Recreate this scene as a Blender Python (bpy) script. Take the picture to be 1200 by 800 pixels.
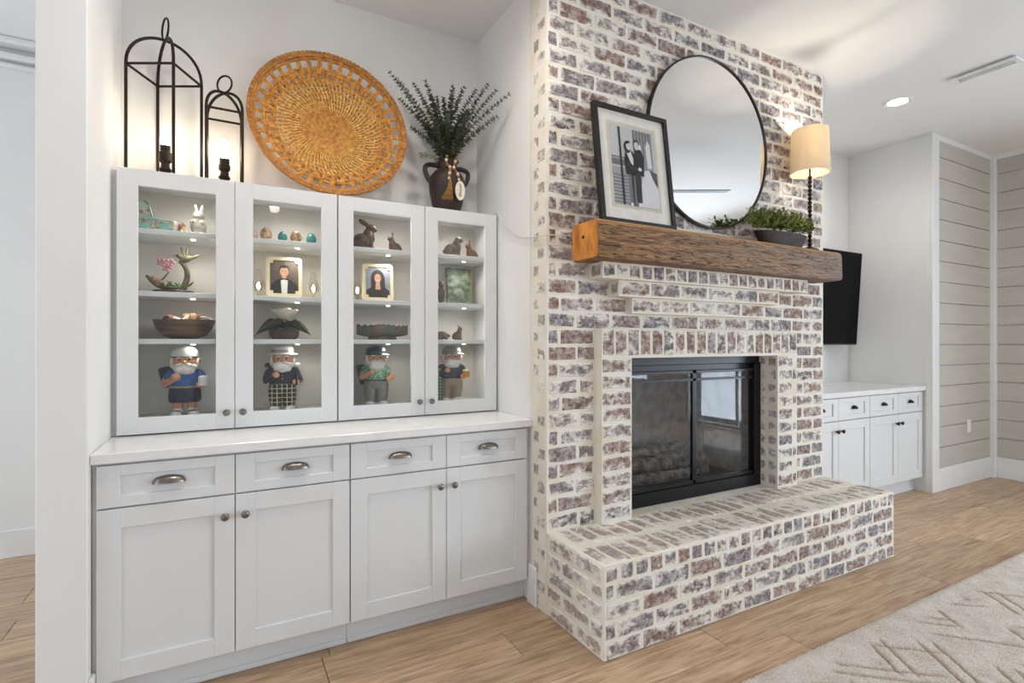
import bpy, bmesh, math, random
from mathutils import Vector, Matrix, Euler, noise as mnoise
random.seed(7)
R = random.Random(11)
PI = math.pi
for o in list(bpy.data.objects):
    bpy.data.objects.remove(o)
SC = bpy.context.scene
COL = SC.collection

# ------------------------------------------------------------------ camera, world, large lights, exposure
cam_d = bpy.data.cameras.new('camera')
cam = bpy.data.objects.new('camera', cam_d)
COL.objects.link(cam)
cam.location = (0, 0, 1.29)
cam.rotation_euler = (PI / 2, 0, -math.radians(28.72))
cam_d.sensor_width = 36
cam_d.lens = 618 / 1200 * 36
cam_d.shift_y = 2 / 1200
cam_d.clip_start = 0.02
SC.camera = cam

w = bpy.data.worlds.new('World')
SC.world = w
w.use_nodes = True
w.node_tree.nodes['Background'].inputs[0].default_value = (0.75, 0.85, 1.0, 1)
w.node_tree.nodes['Background'].inputs[1].default_value = 1.0

SC.view_settings.view_transform = 'Standard'
SC.view_settings.look = 'None'
SC.view_settings.gamma = 1
SC.view_settings.use_curve_mapping = False
SC.view_settings.exposure = 0.5


def area(name, loc, rot, sx, sy, power, col):
    d = bpy.data.lights.new(name, 'AREA')
    d.shape = 'RECTANGLE'
    d.size = sx
    d.size_y = sy
    d.energy = power
    d.color = col
    o = bpy.data.objects.new(name, d)
    COL.objects.link(o)
    o.location = loc
    o.rotation_euler = rot
    return o


DAY = (0.84, 0.93, 1.0)
# daylight through the openings of the room (each sits just outside a window opening built below)
area('daylight_door', (6.95, -0.8, 1.15), (0, PI / 2, 0), 2.1, 1.9, 100, DAY)
area('daylight_window', (6.95, -3.4, 1.6), (0, PI / 2, 0), 2.1, 1.7, 80, DAY)
area('daylight_back_window', (-2.9, -5.0, 1.6), (PI / 2, 0, 0), 2.3, 2.0, 8, DAY)
area('daylight_far_window', (5.75, -5.0, 1.6), (PI / 2, 0, 0), 1.2, 2.0, 26, DAY)
area('daylight_side_light', (4.66, -5.0, 1.6), (PI / 2, 0, 0), 0.3, 0.75, 8, DAY)
area('daylight_left_window', (-4.95, -1.5, 1.6), (0, -PI / 2, 0), 2.1, 2.6, 46, DAY)
area('daylight_hall_window', (-4.95, 3.3, 1.5), (0, -PI / 2, 0), 1.5, 1.1, 85, DAY)


# ------------------------------------------------------------------ materials
def lin(h):
    h = h.lstrip('#')
    c = [int(h[i:i + 2], 16) / 255 for i in (0, 2, 4)]
    return tuple(x / 12.92 if x <= .04045 else ((x + .055) / 1.055) ** 2.4 for x in c) + (1,)


MATS = {}


class NT:
    def __init__(s, name):
        s.m = bpy.data.materials.new(name)
        s.m.use_nodes = True
        s.t = s.m.node_tree
        s.b = s.t.nodes['Principled BSDF']
        s.out = s.t.nodes['Material Output']

    def n(s, typ, **kw):
        nd = s.t.nodes.new('ShaderNode' + typ)
        for k, v in kw.items():
            if k in nd.inputs:
                s.set(nd.inputs[k], v)
            else:
                setattr(nd, k, v)
        return nd

    def set(s, inp, v):
        if hasattr(v, 'is_linked') or hasattr(v, 'links'):
            s.t.links.new(v, inp)
        else:
            inp.default_value = v

    def math(s, op, a, b=0.0, clamp=False):
        nd = s.t.nodes.new('ShaderNodeMath')
        nd.operation = op
        nd.use_clamp = clamp
        s.set(nd.inputs[0], a)
        s.set(nd.inputs[1], b)
        return nd.outputs[0]

    def mix(s, f, a, b):
        nd = s.t.nodes.new('ShaderNodeMix')
        nd.data_type = 'RGBA'
        s.set(nd.inputs[0], f)
        s.set(nd.inputs[6], a)
        s.set(nd.inputs[7], b)
        return nd.outputs[2]

    def ramp(s, f, stops, interp='LINEAR'):
        nd = s.t.nodes.new('ShaderNodeValToRGB')
        nd.color_ramp.interpolation = interp
        e = nd.color_ramp.elements
        while len(e) < len(stops):
            e.new(0.5)
        for el, (p, c) in zip(e, stops):
            el.position = p
            el.color = c
        s.set(nd.inputs[0], f)
        return nd.outputs[0]

    def noise(s, vec, scale, detail=3, rough=.55, dist=0.0):
        nd = s.t.nodes.new('ShaderNodeTexNoise')
        nd.inputs['Scale'].default_value = scale
        nd.inputs['Detail'].default_value = detail
        nd.inputs['Roughness'].default_value = rough
        nd.inputs['Distortion'].default_value = dist
        if vec is not None:
            s.t.links.new(vec, nd.inputs['Vector'])
        return nd.outputs['Fac']

    def pos(s):
        return s.n('NewGeometry').outputs['Position']

    def coord(s, which):
        return s.n('TexCoord').outputs[which]

    def vmul(s, v, xyz):
        nd = s.t.nodes.new('ShaderNodeVectorMath')
        nd.operation = 'MULTIPLY'
        s.set(nd.inputs[0], v)
        nd.inputs[1].default_value = xyz
        return nd.outputs[0]

    def vadd(s, v, w_):
        nd = s.t.nodes.new('ShaderNodeVectorMath')
        nd.operation = 'ADD'
        s.set(nd.inputs[0], v)
        s.set(nd.inputs[1], w_)
        return nd.outputs[0]

    def bump(s, h, strength=.3, dist=.01):
        nd = s.t.nodes.new('ShaderNodeBump')
        nd.inputs['Strength'].default_value = strength
        nd.inputs['Distance'].default_value = dist
        s.set(nd.inputs['Height'], h)
        s.t.links.new(nd.outputs[0], s.b.inputs['Normal'])

    def base(s, col, rough=.5, metal=0.0):
        s.set(s.b.inputs['Base Color'], col)
        s.set(s.b.inputs['Roughness'], rough)
        s.set(s.b.inputs['Metallic'], metal)
        return s


def mat(name, c1, c2=None, rough=.5, metal=0.0, scale=20, bump=0.0, stretch=(1, 1, 1), bdist=.003, lo=.35, hi=.65, object_space=False):
    """plain surface with a two-tone noise and optional fine relief"""
    if name in MATS:
        return MATS[name]
    t = NT(name)
    a = lin(c1)
    v = t.coord('Object') if object_space else t.pos()
    v = t.vmul(v, stretch)
    f = t.noise(v, scale, 4)
    if c2 is None:
        b_ = tuple(x * .94 for x in a[:3]) + (1,)
    else:
        b_ = lin(c2)
    t.base(t.ramp(f, [(lo, a), (hi, b_)]), rough, metal)
    if bump:
        t.bump(f, bump, bdist)
    MATS[name] = t.m
    return t.m


def emit(name, col, strength):
    if name in MATS:
        return MATS[name]
    t = NT(name)
    t.base(col, .5)
    t.b.inputs['Emission Color'].default_value = col
    t.b.inputs['Emission Strength'].default_value = strength
    MATS[name] = t.m
    return t.m


def glass(name, tint, refl=1.0, rough=0.0, ior=1.45):
    """thin pane: clear with a fresnel reflection"""
    if name in MATS:
        return MATS[name]
    t = NT(name)
    t.t.nodes.remove(t.b)
    tr = t.n('BsdfTransparent')
    tr.inputs[0].default_value = tint
    gl = t.n('BsdfGlossy')
    gl.inputs['Roughness'].default_value = rough
    ge = t.n('NewGeometry')
    dt = t.t.nodes.new('ShaderNodeVectorMath')
    dt.operation = 'DOT_PRODUCT'
    t.t.links.new(ge.outputs['Normal'], dt.inputs[0])
    t.t.links.new(ge.outputs['Incoming'], dt.inputs[1])
    f0 = ((ior - 1) / (ior + 1)) ** 2
    fr = t.math('POWER', t.math('SUBTRACT', 1.0, t.math('ABSOLUTE', dt.outputs['Value']), True), 5.0)
    fr = t.math('ADD', t.math('MULTIPLY', fr, 1 - f0), f0)
    mx = t.n('MixShader')
    t.t.links.new(t.math('MULTIPLY', fr, refl), mx.inputs[0])
    t.t.links.new(tr.outputs[0], mx.inputs[1])
    t.t.links.new(gl.outputs[0], mx.inputs[2])
    t.t.links.new(mx.outputs[0], t.out.inputs[0])
    MATS[name] = t.m
    return t.m


M_wall = mat('wall_paint', '#ecebe9', '#e9e8e6', .75, scale=3)
M_ceil = mat('ceiling_paint', '#f0f0f0', '#eeeeee', .85, scale=3)
M_trim = mat('trim_paint', '#ececeb', '#e8e8e8', .4, scale=4)
M_cab = mat('cabinet_paint', '#dfe0e0', '#dddede', .38, scale=5)
M_cabin = mat('cabinet_inside_paint', '#e4dfd7', '#dfdad2', .6, scale=5)
M_counter = mat('quartz', '#ecebea', '#e2e1e0', .18, scale=14, lo=.45, hi=.8)
M_ship = mat('shiplap_paint', '#c6c1b8', '#c0bbb2', .6, scale=6, stretch=(.3, .3, 3))
M_nickel = mat('brushed_nickel', '#8d8781', '#7a7470', .3, 1.0, scale=60)
M_dark = mat('dark_bronze', '#34281f', '#251c17', .45, .6, scale=40)
M_black = mat('black_frame', '#1a1715', '#141210', .4, scale=30)
M_blackmetal = mat('black_metal', '#121213', '#0d0d0e', .35, .4, scale=30)
M_firebox = mat('firebox_panel', '#cbc6bf', '#a8a39b', .85, scale=18, bump=.4)
M_clear = glass('cabinet_glass', (.93, .94, .94, 1), 1.0)
M_window = glass('window_glass', (.96, .98, 1, 1), .8)
M_smoke = glass('smoked_glass', (.8, .8, .81, 1), .9)
M_crystal = glass('candle_glass', (.92, .9, .88, 1), 1.6)
M_white = mat('white_plastic', '#eeeeec', '#e6e6e4', .4)


def wood_floor():
    t = NT('wood_plank_tile')
    rnd = t.n('ObjectInfo').outputs['Random']
    off = t.n('CombineXYZ')
    t.set(off.inputs[0], t.math('MULTIPLY', rnd, 37.0))
    t.set(off.inputs[1], t.math('MULTIPLY', rnd, 13.0))
    v = t.vadd(t.pos(), off.outputs[0])
    g1 = t.noise(t.vmul(v, (1.6, 16, 1)), 2.2, 6, .62, .6)
    g2 = t.noise(t.vmul(v, (2.2, 80, 1)), 2.0, 4, .6, .3)
    f = t.math('ADD', t.math('MULTIPLY', g1, .62), t.math('MULTIPLY', g2, .38))
    c = t.ramp(f, [(.32, lin('#7d5b3b')), (.43, lin('#ab845b')), (.54, lin('#c59f76')), (.68, lin('#dabd99'))])
    br = t.n('HueSaturation')
    br.inputs['Saturation'].default_value = .84
    t.set(br.inputs['Value'], t.math('ADD', t.math('MULTIPLY', rnd, .28), .84))
    t.t.links.new(c, br.inputs['Color'])
    t.base(br.outputs[0], t.math('ADD', t.math('MULTIPLY', g1, .18), .3))
    t.bump(g2, .12, .001)
    return t.m


M_floor = wood_floor()
M_grout = mat('floor_joint', '#4a3a2c', '#3e3025', .8)


def brick_mat(name, cover, pale=0.0):
    t = NT(name)
    rnd = t.n('ObjectInfo').outputs['Random']
    p = t.pos()
    off = t.n('CombineXYZ')
    t.set(off.inputs[2], t.math('MULTIPLY', rnd, 9.0))
    pv = t.vadd(p, off.outputs[0])
    body = t.ramp(rnd, [(0, lin('#7c5a4a')), (.14, lin('#6d5f60')), (.28, lin('#8a6551')), (.42, lin('#645c61')), (.56, lin('#7d5644')), (.7, lin('#7b6f70')), (.84, lin('#63504a')), (.94, lin('#86706a'))], 'CONSTANT')
    n1 = t.noise(pv, 24, 3, .6)
    tone = t.ramp(n1, [(.3, (.55, .55, .55, 1)), (.7, (1.25, 1.22, 1.22, 1))])
    mm = t.t.nodes.new('ShaderNodeMix')
    mm.data_type = 'RGBA'
    mm.blend_type = 'MULTIPLY'
    mm.inputs[0].default_value = .8
    t.t.links.new(body, mm.inputs[6])
    t.t.links.new(tone, mm.inputs[7])
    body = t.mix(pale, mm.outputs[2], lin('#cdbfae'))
    g = t.n('SeparateXYZ')
    t.t.links.new(t.coord('Generated'), g.inputs[0])
    ex = t.math('MULTIPLY', t.math('MINIMUM', g.outputs[0], t.math('SUBTRACT', 1.0, g.outputs[0])), 2.6)
    ez = t.math('MINIMUM', g.outputs[2], t.math('SUBTRACT', 1.0, g.outputs[2]))
    edge = t.math('MINIMUM', ex, ez)
    edge = t.math('SUBTRACT', 1.0, t.math('MULTIPLY', edge, 3.6), True)      # 1 on the edge, 0 inside
    big = t.noise(p, 6.0, 3, .6)
    mid = t.noise(t.vmul(pv, (1, 1, 1.5)), 19, 5, .68, .5)
    s_ = t.math('ADD', t.math('MULTIPLY', mid, 1.2), t.math('MULTIPLY', edge, .2))
    s_ = t.math('ADD', s_, t.math('MULTIPLY', t.math('SUBTRACT', big, .5), .7))
    s_ = t.math('ADD', s_, t.math('ADD', t.math('MULTIPLY', t.math('SUBTRACT', rnd, .5), .14), cover))
    thick = t.ramp(s_, [(.6, (0, 0, 0, 1)), (.8, (.92, .92, .92, 1))])
    fine = t.noise(pv, 48, 4, .65)
    wash = t.ramp(t.math('ADD', fine, t.math('MULTIPLY', t.math('SUBTRACT', mid, .5), .5)), [(.38, (0.05, 0.05, 0.05, 1)), (.68, (.8, .8, .8, 1))])
    c = t.mix(wash, body, lin('#c3bcbb'))
    c = t.mix(thick, c, lin('#e9e4db'))
    t.base(c, .9)
    t.bump(t.math('ADD', mid, t.math('MULTIPLY', fine, .4)), .4, .004)
    return t.m


M_brick = brick_mat('whitewashed_brick', -.03)
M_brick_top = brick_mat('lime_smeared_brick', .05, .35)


def mortar_mat():
    t = NT('cream_mortar')
    p = t.pos()
    n1 = t.noise(p, 9, 4, .6)
    n2 = t.noise(p, 70, 4, .7)
    c = t.ramp(n1, [(.3, lin('#e4d8c0')), (.5, lin('#e9e2d5')), (.7, lin('#eae7e1'))])
    t.base(c, .95)
    t.bump(t.math('ADD', n1, n2), .5, .004)
    return t.m


M_mortar = mortar_mat()


def beam_mat():
    t = NT('weathered_beam')
    p = t.pos()
    g1 = t.noise(t.vmul(p, (1.6, 15, 15)), 2.4, 6, .68, 2.2)
    g2 = t.noise(t.vmul(p, (5, 80, 80)), 2.0, 4, .7, .8)
    g3 = t.noise(t.vmul(p, (2.2, 26, 26)), 2.0, 5, .7, 3.0)
    f = t.math('ADD', t.math('MULTIPLY', g1, .62), t.math('MULTIPLY', g2, .38))
    c = t.ramp(f, [(.36, lin('#3d2d22')), (.45, lin('#7d5b3f')), (.52, lin('#a57c55')), (.6, lin('#c49a6c')), (.68, lin('#a39484'))])
    pz = t.n('SeparateXYZ')
    t.t.links.new(p, pz.inputs[0])
    greyer = t.math('MULTIPLY', t.math('SUBTRACT', pz.outputs[0], 1.5), .5, True)
    gn = t.noise(t.vmul(p, (1, 6, 6)), 3, 3)
    c = t.mix(t.math('MULTIPLY', greyer, t.math('MULTIPLY', gn, 1.2)), c, lin('#918a87'))
    crack = t.ramp(g3, [(.38, (0, 0, 0, 1)), (.45, (1, 1, 1, 1))])
    c = t.mix(crack, lin('#2c211b'), c)
    # fresher, sawn top arris
    top = t.math('MULTIPLY', t.math('SUBTRACT', pz.outputs[2], 1.838), 60.0, True)
    c = t.mix(t.math('MULTIPLY', top, .75), c, lin('#c99a66'))
    t.base(c, .85)
    t.bump(t.math('ADD', f, t.math('MULTIPLY', crack, .25)), .9, .014)
    return t.m


M_beam = beam_mat()
M_beamcut = mat('sawn_wood', '#dd9442', '#a9662a', .7, scale=9, bump=.4, stretch=(1, 3, 1))
M_rope = mat('wicker', '#e3a54c', '#a86c2a', .6, scale=60)
M_rope2 = mat('wicker_pale', '#f3c36c', '#c98a3a', .6, scale=50)
M_jug = mat('brown_clay', '#3b2a22', '#241a16', .55, scale=14, bump=.15)
M_leaf = mat('eucalyptus_leaf', '#7f8670', '#545c4c', .65, scale=30)
M_stem = mat('stem_brown', '#5a4534', '#45352a', .7)
M_box = mat('boxwood_leaf', '#566b2c', '#a0a858', .5, scale=60)
M_cordw = mat('white_cord', '#dcd9d3', '#d2cfc9', .6)
M_skin = mat('painted_skin', '#d79a76', '#cf8e6a', .5, scale=30)
M_beard = mat('painted_white', '#e9e6e0', '#d5d2cc', .5, scale=40)
M_navy = mat('glaze_navy', '#1d2740', '#161d30', .5, scale=40)
M_blue = mat('glaze_blue', '#2f69b0', '#1e4a80', .5, scale=60)
M_teal = mat('glaze_teal', '#123f42', '#0c2628', .3, scale=50)
M_shoe = mat('glaze_black', '#141416', '#0e0e10', .25)
M_tan = mat('glaze_tan', '#a3927c', '#8c7d69', .35, scale=40)
M_greyc = mat('glaze_grey', '#86847e', '#75736e', .35, scale=40)
M_hawaii = mat('glaze_leaf_print', '#9dc0a4', '#5d8a5c', .3, scale=70, lo=.45, hi=.55)
M_bronze = mat('rabbit_bronze', '#6d5546', '#3f2f27', .5, .15, scale=50, bump=.3)
M_wicker_stuff = M_rope


def plaid_mat(name, base, line, sc):
    t = NT(name)
    v = t.coord('Object')
    s = t.n('SeparateXYZ')
    t.t.links.new(v, s.inputs[0])

    def ln(o):
        return t.math('GREATER_THAN', t.math('FRACT', t.math('MULTIPLY', o, sc)), .84)
    f = t.math('MAXIMUM', ln(s.outputs[0]), ln(s.outputs[2]))
    t.base(t.mix(f, lin(base), lin(line)), .35)
    return t.m


M_plaid = plaid_mat('glaze_plaid', '#17181c', '#cfc9a8', 46)
M_gplaid = plaid_mat('glaze_green_plaid', '#1c4636', '#a9b3a2', 60)

# ------------------------------------------------------------------ mesh helpers
ORG = {}


class MB:
    def __init__(s):
        s.v = []
        s.f = []

    def add(s, vs, fs):
        k = len(s.v)
        s.v += [tuple(q) for q in vs]
        s.f += [tuple(i + k for i in f) for f in fs]
        return s

    def bm(s, b):
        b.verts.ensure_lookup_table()
        b.verts.index_update()
        s.add([v.co[:] for v in b.verts], [[v.index for v in f.verts] for f in b.faces])
        b.free()
        return s

    def box(s, x0, x1, y0, y1, z0, z1, bev=0.0, seg=1):
        vs = [(x, y, z) for z in (z0, z1) for y in (y0, y1) for x in (x0, x1)]
        fs = [(0, 2, 3, 1), (4, 5, 7, 6), (0, 1, 5, 4), (2, 6, 7, 3), (0, 4, 6, 2), (1, 3, 7, 5)]
        if not bev:
            return s.add(vs, fs)
        b = bmesh.new()
        bv = [b.verts.new(q) for q in vs]
        for f in fs:
            b.faces.new([bv[i] for i in f])
        bmesh.ops.bevel(b, geom=list(b.edges), offset=bev, segments=seg, affect='EDGES', profile=.5)
        return s.bm(b)

    def tube(s, path, r, n=8, closed=False, cap=True):
        P = [Vector(q) for q in path]
        N = len(P)
        rs = r if isinstance(r, (list, tuple)) else [r] * N
        vs, fs = [], []
        up = None
        for i in range(N):
            if closed:
                d = P[(i + 1) % N] - P[i - 1]
            else:
                d = P[min(i + 1, N - 1)] - P[max(i - 1, 0)]
            d = d.normalized() if d.length > 1e-9 else Vector((0, 0, 1))
            if up is None:
                up = Vector((0, 0, 1)) if abs(d.z) < .9 else Vector((1, 0, 0))
            a = d.cross(up)
            if a.length < 1e-6:
                a = d.orthogonal()
            a.normalize()
            b = a.cross(d).normalized()
            up = b
            for k in range(n):
                t = 2 * PI * k / n
                vs.append(P[i] + (a * math.cos(t) + b * math.sin(t)) * rs[i])
        M = N if closed else N - 1
        for i in range(M):
            for k in range(n):
                j = (i + 1) % N
                fs.append((i * n + k, i * n + (k + 1) % n, j * n + (k + 1) % n, j * n + k))
        if cap and not closed:
            fs.append(tuple(range(n)))
            fs.append(tuple((N - 1) * n + k for k in range(n - 1, -1, -1)))
        return s.add(vs, fs)

    def lathe(s, prof, n=24, c=(0, 0, 0), sx=1.0, sy=1.0, wob=0.0):
        vs, fs = [], []
        for (r, z) in prof:
            for k in range(n):
                t = 2 * PI * k / n
                q = r * (1 + wob * math.sin(3 * t + 1))
                vs.append((c[0] + q * math.cos(t) * sx, c[1] + q * math.sin(t) * sy, c[2] + z))
        for i in range(len(prof) - 1):
            for k in range(n):
                fs.append((i * n + k, i * n + (k + 1) % n, (i + 1) * n + (k + 1) % n, (i + 1) * n + k))
        if prof[0][0] > 1e-6:
            fs.append(tuple(range(n - 1, -1, -1)))
        if prof[-1][0] > 1e-6:
            fs.append(tuple((len(prof) - 1) * n + k for k in range(n)))
        return s.add(vs, fs)

    def ell(s, c, r, rot=None, nu=16, nv=10):
        m = Euler(rot).to_matrix() if rot else None
        vs, fs = [], []
        for i in range(nv + 1):
            ph = PI * i / nv
            for k in range(nu):
                t = 2 * PI * k / nu
                q = Vector((r[0] * math.sin(ph) * math.cos(t), r[1] * math.sin(ph) * math.sin(t), r[2] * math.cos(ph)))
                if m:
                    q = m @ q
                vs.append(q + Vector(c))
        for i in range(nv):
            for k in range(nu):
                fs.append((i * nu + k, (i + 1) * nu + k, (i + 1) * nu + (k + 1) % nu, i * nu + (k + 1) % nu))
        return s.add(vs, fs)

    def prism(s, pts, y0, y1):
        """outline in XZ extruded along Y"""
        n = len(pts)
        vs = [(x, y0, z) for x, z in pts] + [(x, y1, z) for x, z in pts]
        fs = [tuple(range(n)), tuple(range(2 * n - 1, n - 1, -1))]
        fs += [(i, i + n, (i + 1) % n + n, (i + 1) % n) for i in range(n)]
        return s.add(vs, fs)

    def ring(s, outer, inner, y0, y1):
        """flat ring between two outlines in XZ of equal count, extruded along Y"""
        n = len(outer)
        vs = [(x, y, z) for y in (y0, y1) for L in (outer, inner) for x, z in L]
        fs = []
        for i in range(n):
            j = (i + 1) % n
            fs.append((i, j, n + j, n + i))
            fs.append((2 * n + j, 2 * n + i, 3 * n + i, 3 * n + j))
            fs.append((i, 2 * n + i, 2 * n + j, j))
            fs.append((n + j, 3 * n + j, 3 * n + i, n + i))
        return s.add(vs, fs)

    def build(s, name, m, parent=None, smooth=35, local=False, rough=0.0):
        me = bpy.data.meshes.new(name)
        o_ = Vector((0, 0, 0))
        if parent is not None and not local:
            o_ = ORG.get(parent.name, o_)
        me.from_pydata([tuple(Vector(q) - o_) for q in s.v], [], s.f)
        me.validate()
        b = bmesh.new()
        b.from_mesh(me)
        bmesh.ops.remove_doubles(b, verts=b.verts, dist=1e-6)
        bmesh.ops.recalc_face_normals(b, faces=b.faces)
        b.to_mesh(me)
        b.free()
        if smooth:
            for p in me.polygons:
                p.use_smooth = True
            me.set_sharp_from_angle(angle=math.radians(smooth))
        me.materials.append(m)
        ob = bpy.data.objects.new(name, me)
        COL.objects.link(ob)
        if parent is not None:
            ob.parent = parent
            ORG[ob.name] = o_
        else:
            ORG[ob.name] = Vector((0, 0, 0))
        return ob


def tag(o, label=None, cat=None, group=None, kind=None):
    if label:
        o['label'] = label
    if cat:
        o['category'] = cat
    if group:
        o['group'] = group
    if kind:
        o['kind'] = kind
    return o


def thing(name, label, cat, loc=(0, 0, 0), rot=(0, 0, 0), group=None):
    o = bpy.data.objects.new(name, None)
    COL.objects.link(o)
    o.empty_display_size = .05
    o.location = loc
    o.rotation_euler = rot
    ORG[o.name] = Vector(loc)
    return tag(o, label, cat, group)


def struct(o):
    o['kind'] = 'structure'
    return o


def fuse(mb, voxel, smooth_it=6):
    """merge overlapping volumes into one continuous surface, returns an MB"""
    me = bpy.data.meshes.new('tmp')
    me.from_pydata(mb.v, [], mb.f)
    ob = bpy.data.objects.new('tmp', me)
    COL.objects.link(ob)
    r = ob.modifiers.new('r', 'REMESH')
    r.mode = 'VOXEL'
    r.voxel_size = voxel
    sm = ob.modifiers.new('s', 'SMOOTH')
    sm.iterations = smooth_it
    sm.factor = .5
    dg = bpy.context.evaluated_depsgraph_get()
    m2 = bpy.data.meshes.new_from_object(ob.evaluated_get(dg))
    out = MB()
    out.v = [v.co[:] for v in m2.vertices]
    out.f = [tuple(p.vertices) for p in m2.polygons]
    bpy.data.objects.remove(ob)
    bpy.data.meshes.remove(me)
    bpy.data.meshes.remove(m2)
    return out


def ellipse_pts(cx, cz, rx, rz, n=24, a0=0.0, a1=2 * PI):
    return [(cx + rx * math.cos(a0 + (a1 - a0) * i / n), cz + rz * math.sin(a0 + (a1 - a0) * i / n)) for i in range(n)]


def bez(p0, p1, p2, n=12):
    p0, p1, p2 = Vector(p0), Vector(p1), Vector(p2)
    return [p0 * (1 - t) ** 2 + p1 * 2 * t * (1 - t) + p2 * t * t for t in [i / n for i in range(n + 1)]]


# ------------------------------------------------------------------ room dimensions (metres; X right along the fireplace wall, Y into it)
ZC = 3.10
XA0, XA1 = -0.396, 1.348          # left alcove
YA = 2.905                        # back of the alcoves
XC1, YC = 3.56, 2.118             # chimney breast right end, front
YH, ZH = 1.688, 0.39              # hearth front, top
XB1, YS = 5.355, 2.254            # right alcove end, shiplap wall
XR = 6.536                        # right wall
YB, XL = -4.6, -4.5               # walls behind and left of the room
YHALL = 4.24

# ------------------------------------------------------------------ floor of plank tiles
floor = struct(MB().box(XL - .2, XR + .2, YB - .2, YHALL + .2, -.15, -.012).build('floor', M_grout, smooth=0))
PW, PL = 0.196, 1.231
pm = MB().box(-PL / 2 + .0012, PL / 2 - .0012, -PW / 2 + .0012, PW / 2 - .0012, -.012, 0, .002).build('plank', M_floor, floor, smooth=0)
pmesh = pm.data
used = False
rest = MB()
row_off = {0: 2.178, 1: 1.888, 2: 1.45, 3: 1.09, 4: .355, 5: 1.62, -1: 1.5, -2: 2.7, -3: 2.05}
for i in range(-31, 15):
    yc = 1.301 + (i + .5) * PW
    if yc + PW / 2 > YHALL + .05:
        continue
    x0 = row_off.get(i, R.uniform(0, PL))
    k0 = math.floor((XL - x0) / PL)
    for k in range(k0, k0 + 12):
        xc = x0 + (k + .5) * PL
        if xc - PL / 2 > XR or xc + PL / 2 < XL:
            continue
        near = (-.15 < yc < 2.55 and xc + PL / 2 > -1.3) or (yc >= 2.3 and -2.6 < xc - PL / 2 < -.5)
        if near:
            if not used:
                p = pm
                used = True
            else:
                p = pm.copy()
                COL.objects.link(p)
            p.location = (xc, yc, 0)
        elif yc < 2.35 or xc < -.5:
            rest.box(xc - PL / 2 + .001, xc + PL / 2 - .001, yc - PW / 2 + .001, yc + PW / 2 - .001, -.012, 0)
tag(rest.build('plank', M_floor, floor, smooth=0), kind='stuff')

# ------------------------------------------------------------------ ceiling and plain walls
struct(MB().box(XL - .2, XR + .2, YB - .2, YHALL + .2, ZC, ZC + .15).build('ceiling', M_ceil, smooth=0))
struct(MB().box(-.53, XA0, 2.222, YHALL, 0, ZC, .004).build('wall_partition', M_wall, smooth=0))
struct(MB().box(XA0 - .02, XA1 + .35, YA, YA + .12, 0, ZC).build('wall_alcove_left', M_wall, smooth=0))
struct(MB().box(XA1, XA1 + .12, YC + .148, YA + .02, 0, ZC).build('wall_alcove_return', M_wall, smooth=0))
struct(MB().box(XC1 - .3, XB1 + .3, YA + .03, YA + .15, 0, ZC).build('wall_alcove_right', M_wall, smooth=0))
struct(MB().box(XC1 - .12, XC1 - .004, YC + .1, YA + .05, 0, ZC).build('wall_chimney_return', M_wall, smooth=0))
struct(MB().box(XB1, XB1 + .12, YS + .02, YA + .05, 0, ZC).build('wall_alcove_side', M_wall, smooth=0))
struct(MB().box(XL - .1, -.5, YHALL, YHALL + .12, 0, ZC).build('wall_hall', M_wall, smooth=0))
# hall trim
struct(MB().box(XL, -.53, YHALL - .016, YHALL, 0, .165, .003).build('baseboard_hall', M_trim, smooth=0))
struct(MB().box(XL, -.53, YHALL - .05, YHALL, 2.985, 3.02, .004).box(XL, -.53, YHALL - .03, YHALL, 2.94, 2.965, .004).box(XL, -.53, YHALL - .1, YHALL, 3.06, ZC, .01).build('trim_1', M_trim, smooth=0))
# baseboard returns beside the base cabinets
struct(MB().box(XA1 - .014, XA1, 2.2, 2.281, 0, .19, .003).build('baseboard_alcove_right', M_trim, smooth=0))
struct(MB().box(XA0, XA0 + .014, 2.23, 2.281, 0, .16, .003).build('baseboard_alcove_left', M_trim, smooth=0))

# walls behind the camera, with openings for the windows


def wall_x(name, x0, x1, ya, yb, holes):
    """wall in the YZ plane with rectangular openings (y0,y1,z0,z1), sorted along y"""
    m = MB()
    y = ya
    for (a, b, c, d) in holes:
        m.box(x0, x1, y, a, 0, ZC)
        if c > 0:
            m.box(x0, x1, a, b, 0, c)
        m.box(x0, x1, a, b, d, ZC)
        y = b
    m.box(x0, x1, y, yb, 0, ZC)
    return struct(m.build(name, M_wall, smooth=0))


def wall_y(name, y0, y1, xa, xb, holes):
    m = MB()
    x = xa
    for (a, b, c, d) in holes:
        m.box(x, a, y0, y1, 0, ZC)
        if c > 0:
            m.box(a, b, y0, y1, 0, c)
        m.box(a, b, y0, y1, d, ZC)
        x = b
    m.box(x, xb, y0, y1, 0, ZC)
    return struct(m.build(name, M_wall, smooth=0))


wall_x('wall_right', XR + .02, XR + .16, YB - .1, YHALL, [(-4.2, -2.6, .6, 2.7), (-1.75, .15, .0, 2.2)])
wall_x('wall_left', XL - .14, XL, YB - .1, YHALL + .1, [(-2.75, -.25, .6, 2.7), (2.8, 3.8, .75, 2.25)])
wall_y('wall_behind', YB - .14, YB, XL - .1, XR + .1, [(-4.0, -1.8, .6, 2.6), (4.53, 4.79, 1.25, 1.98), (5.15, 6.35, .6, 2.6)])


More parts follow.
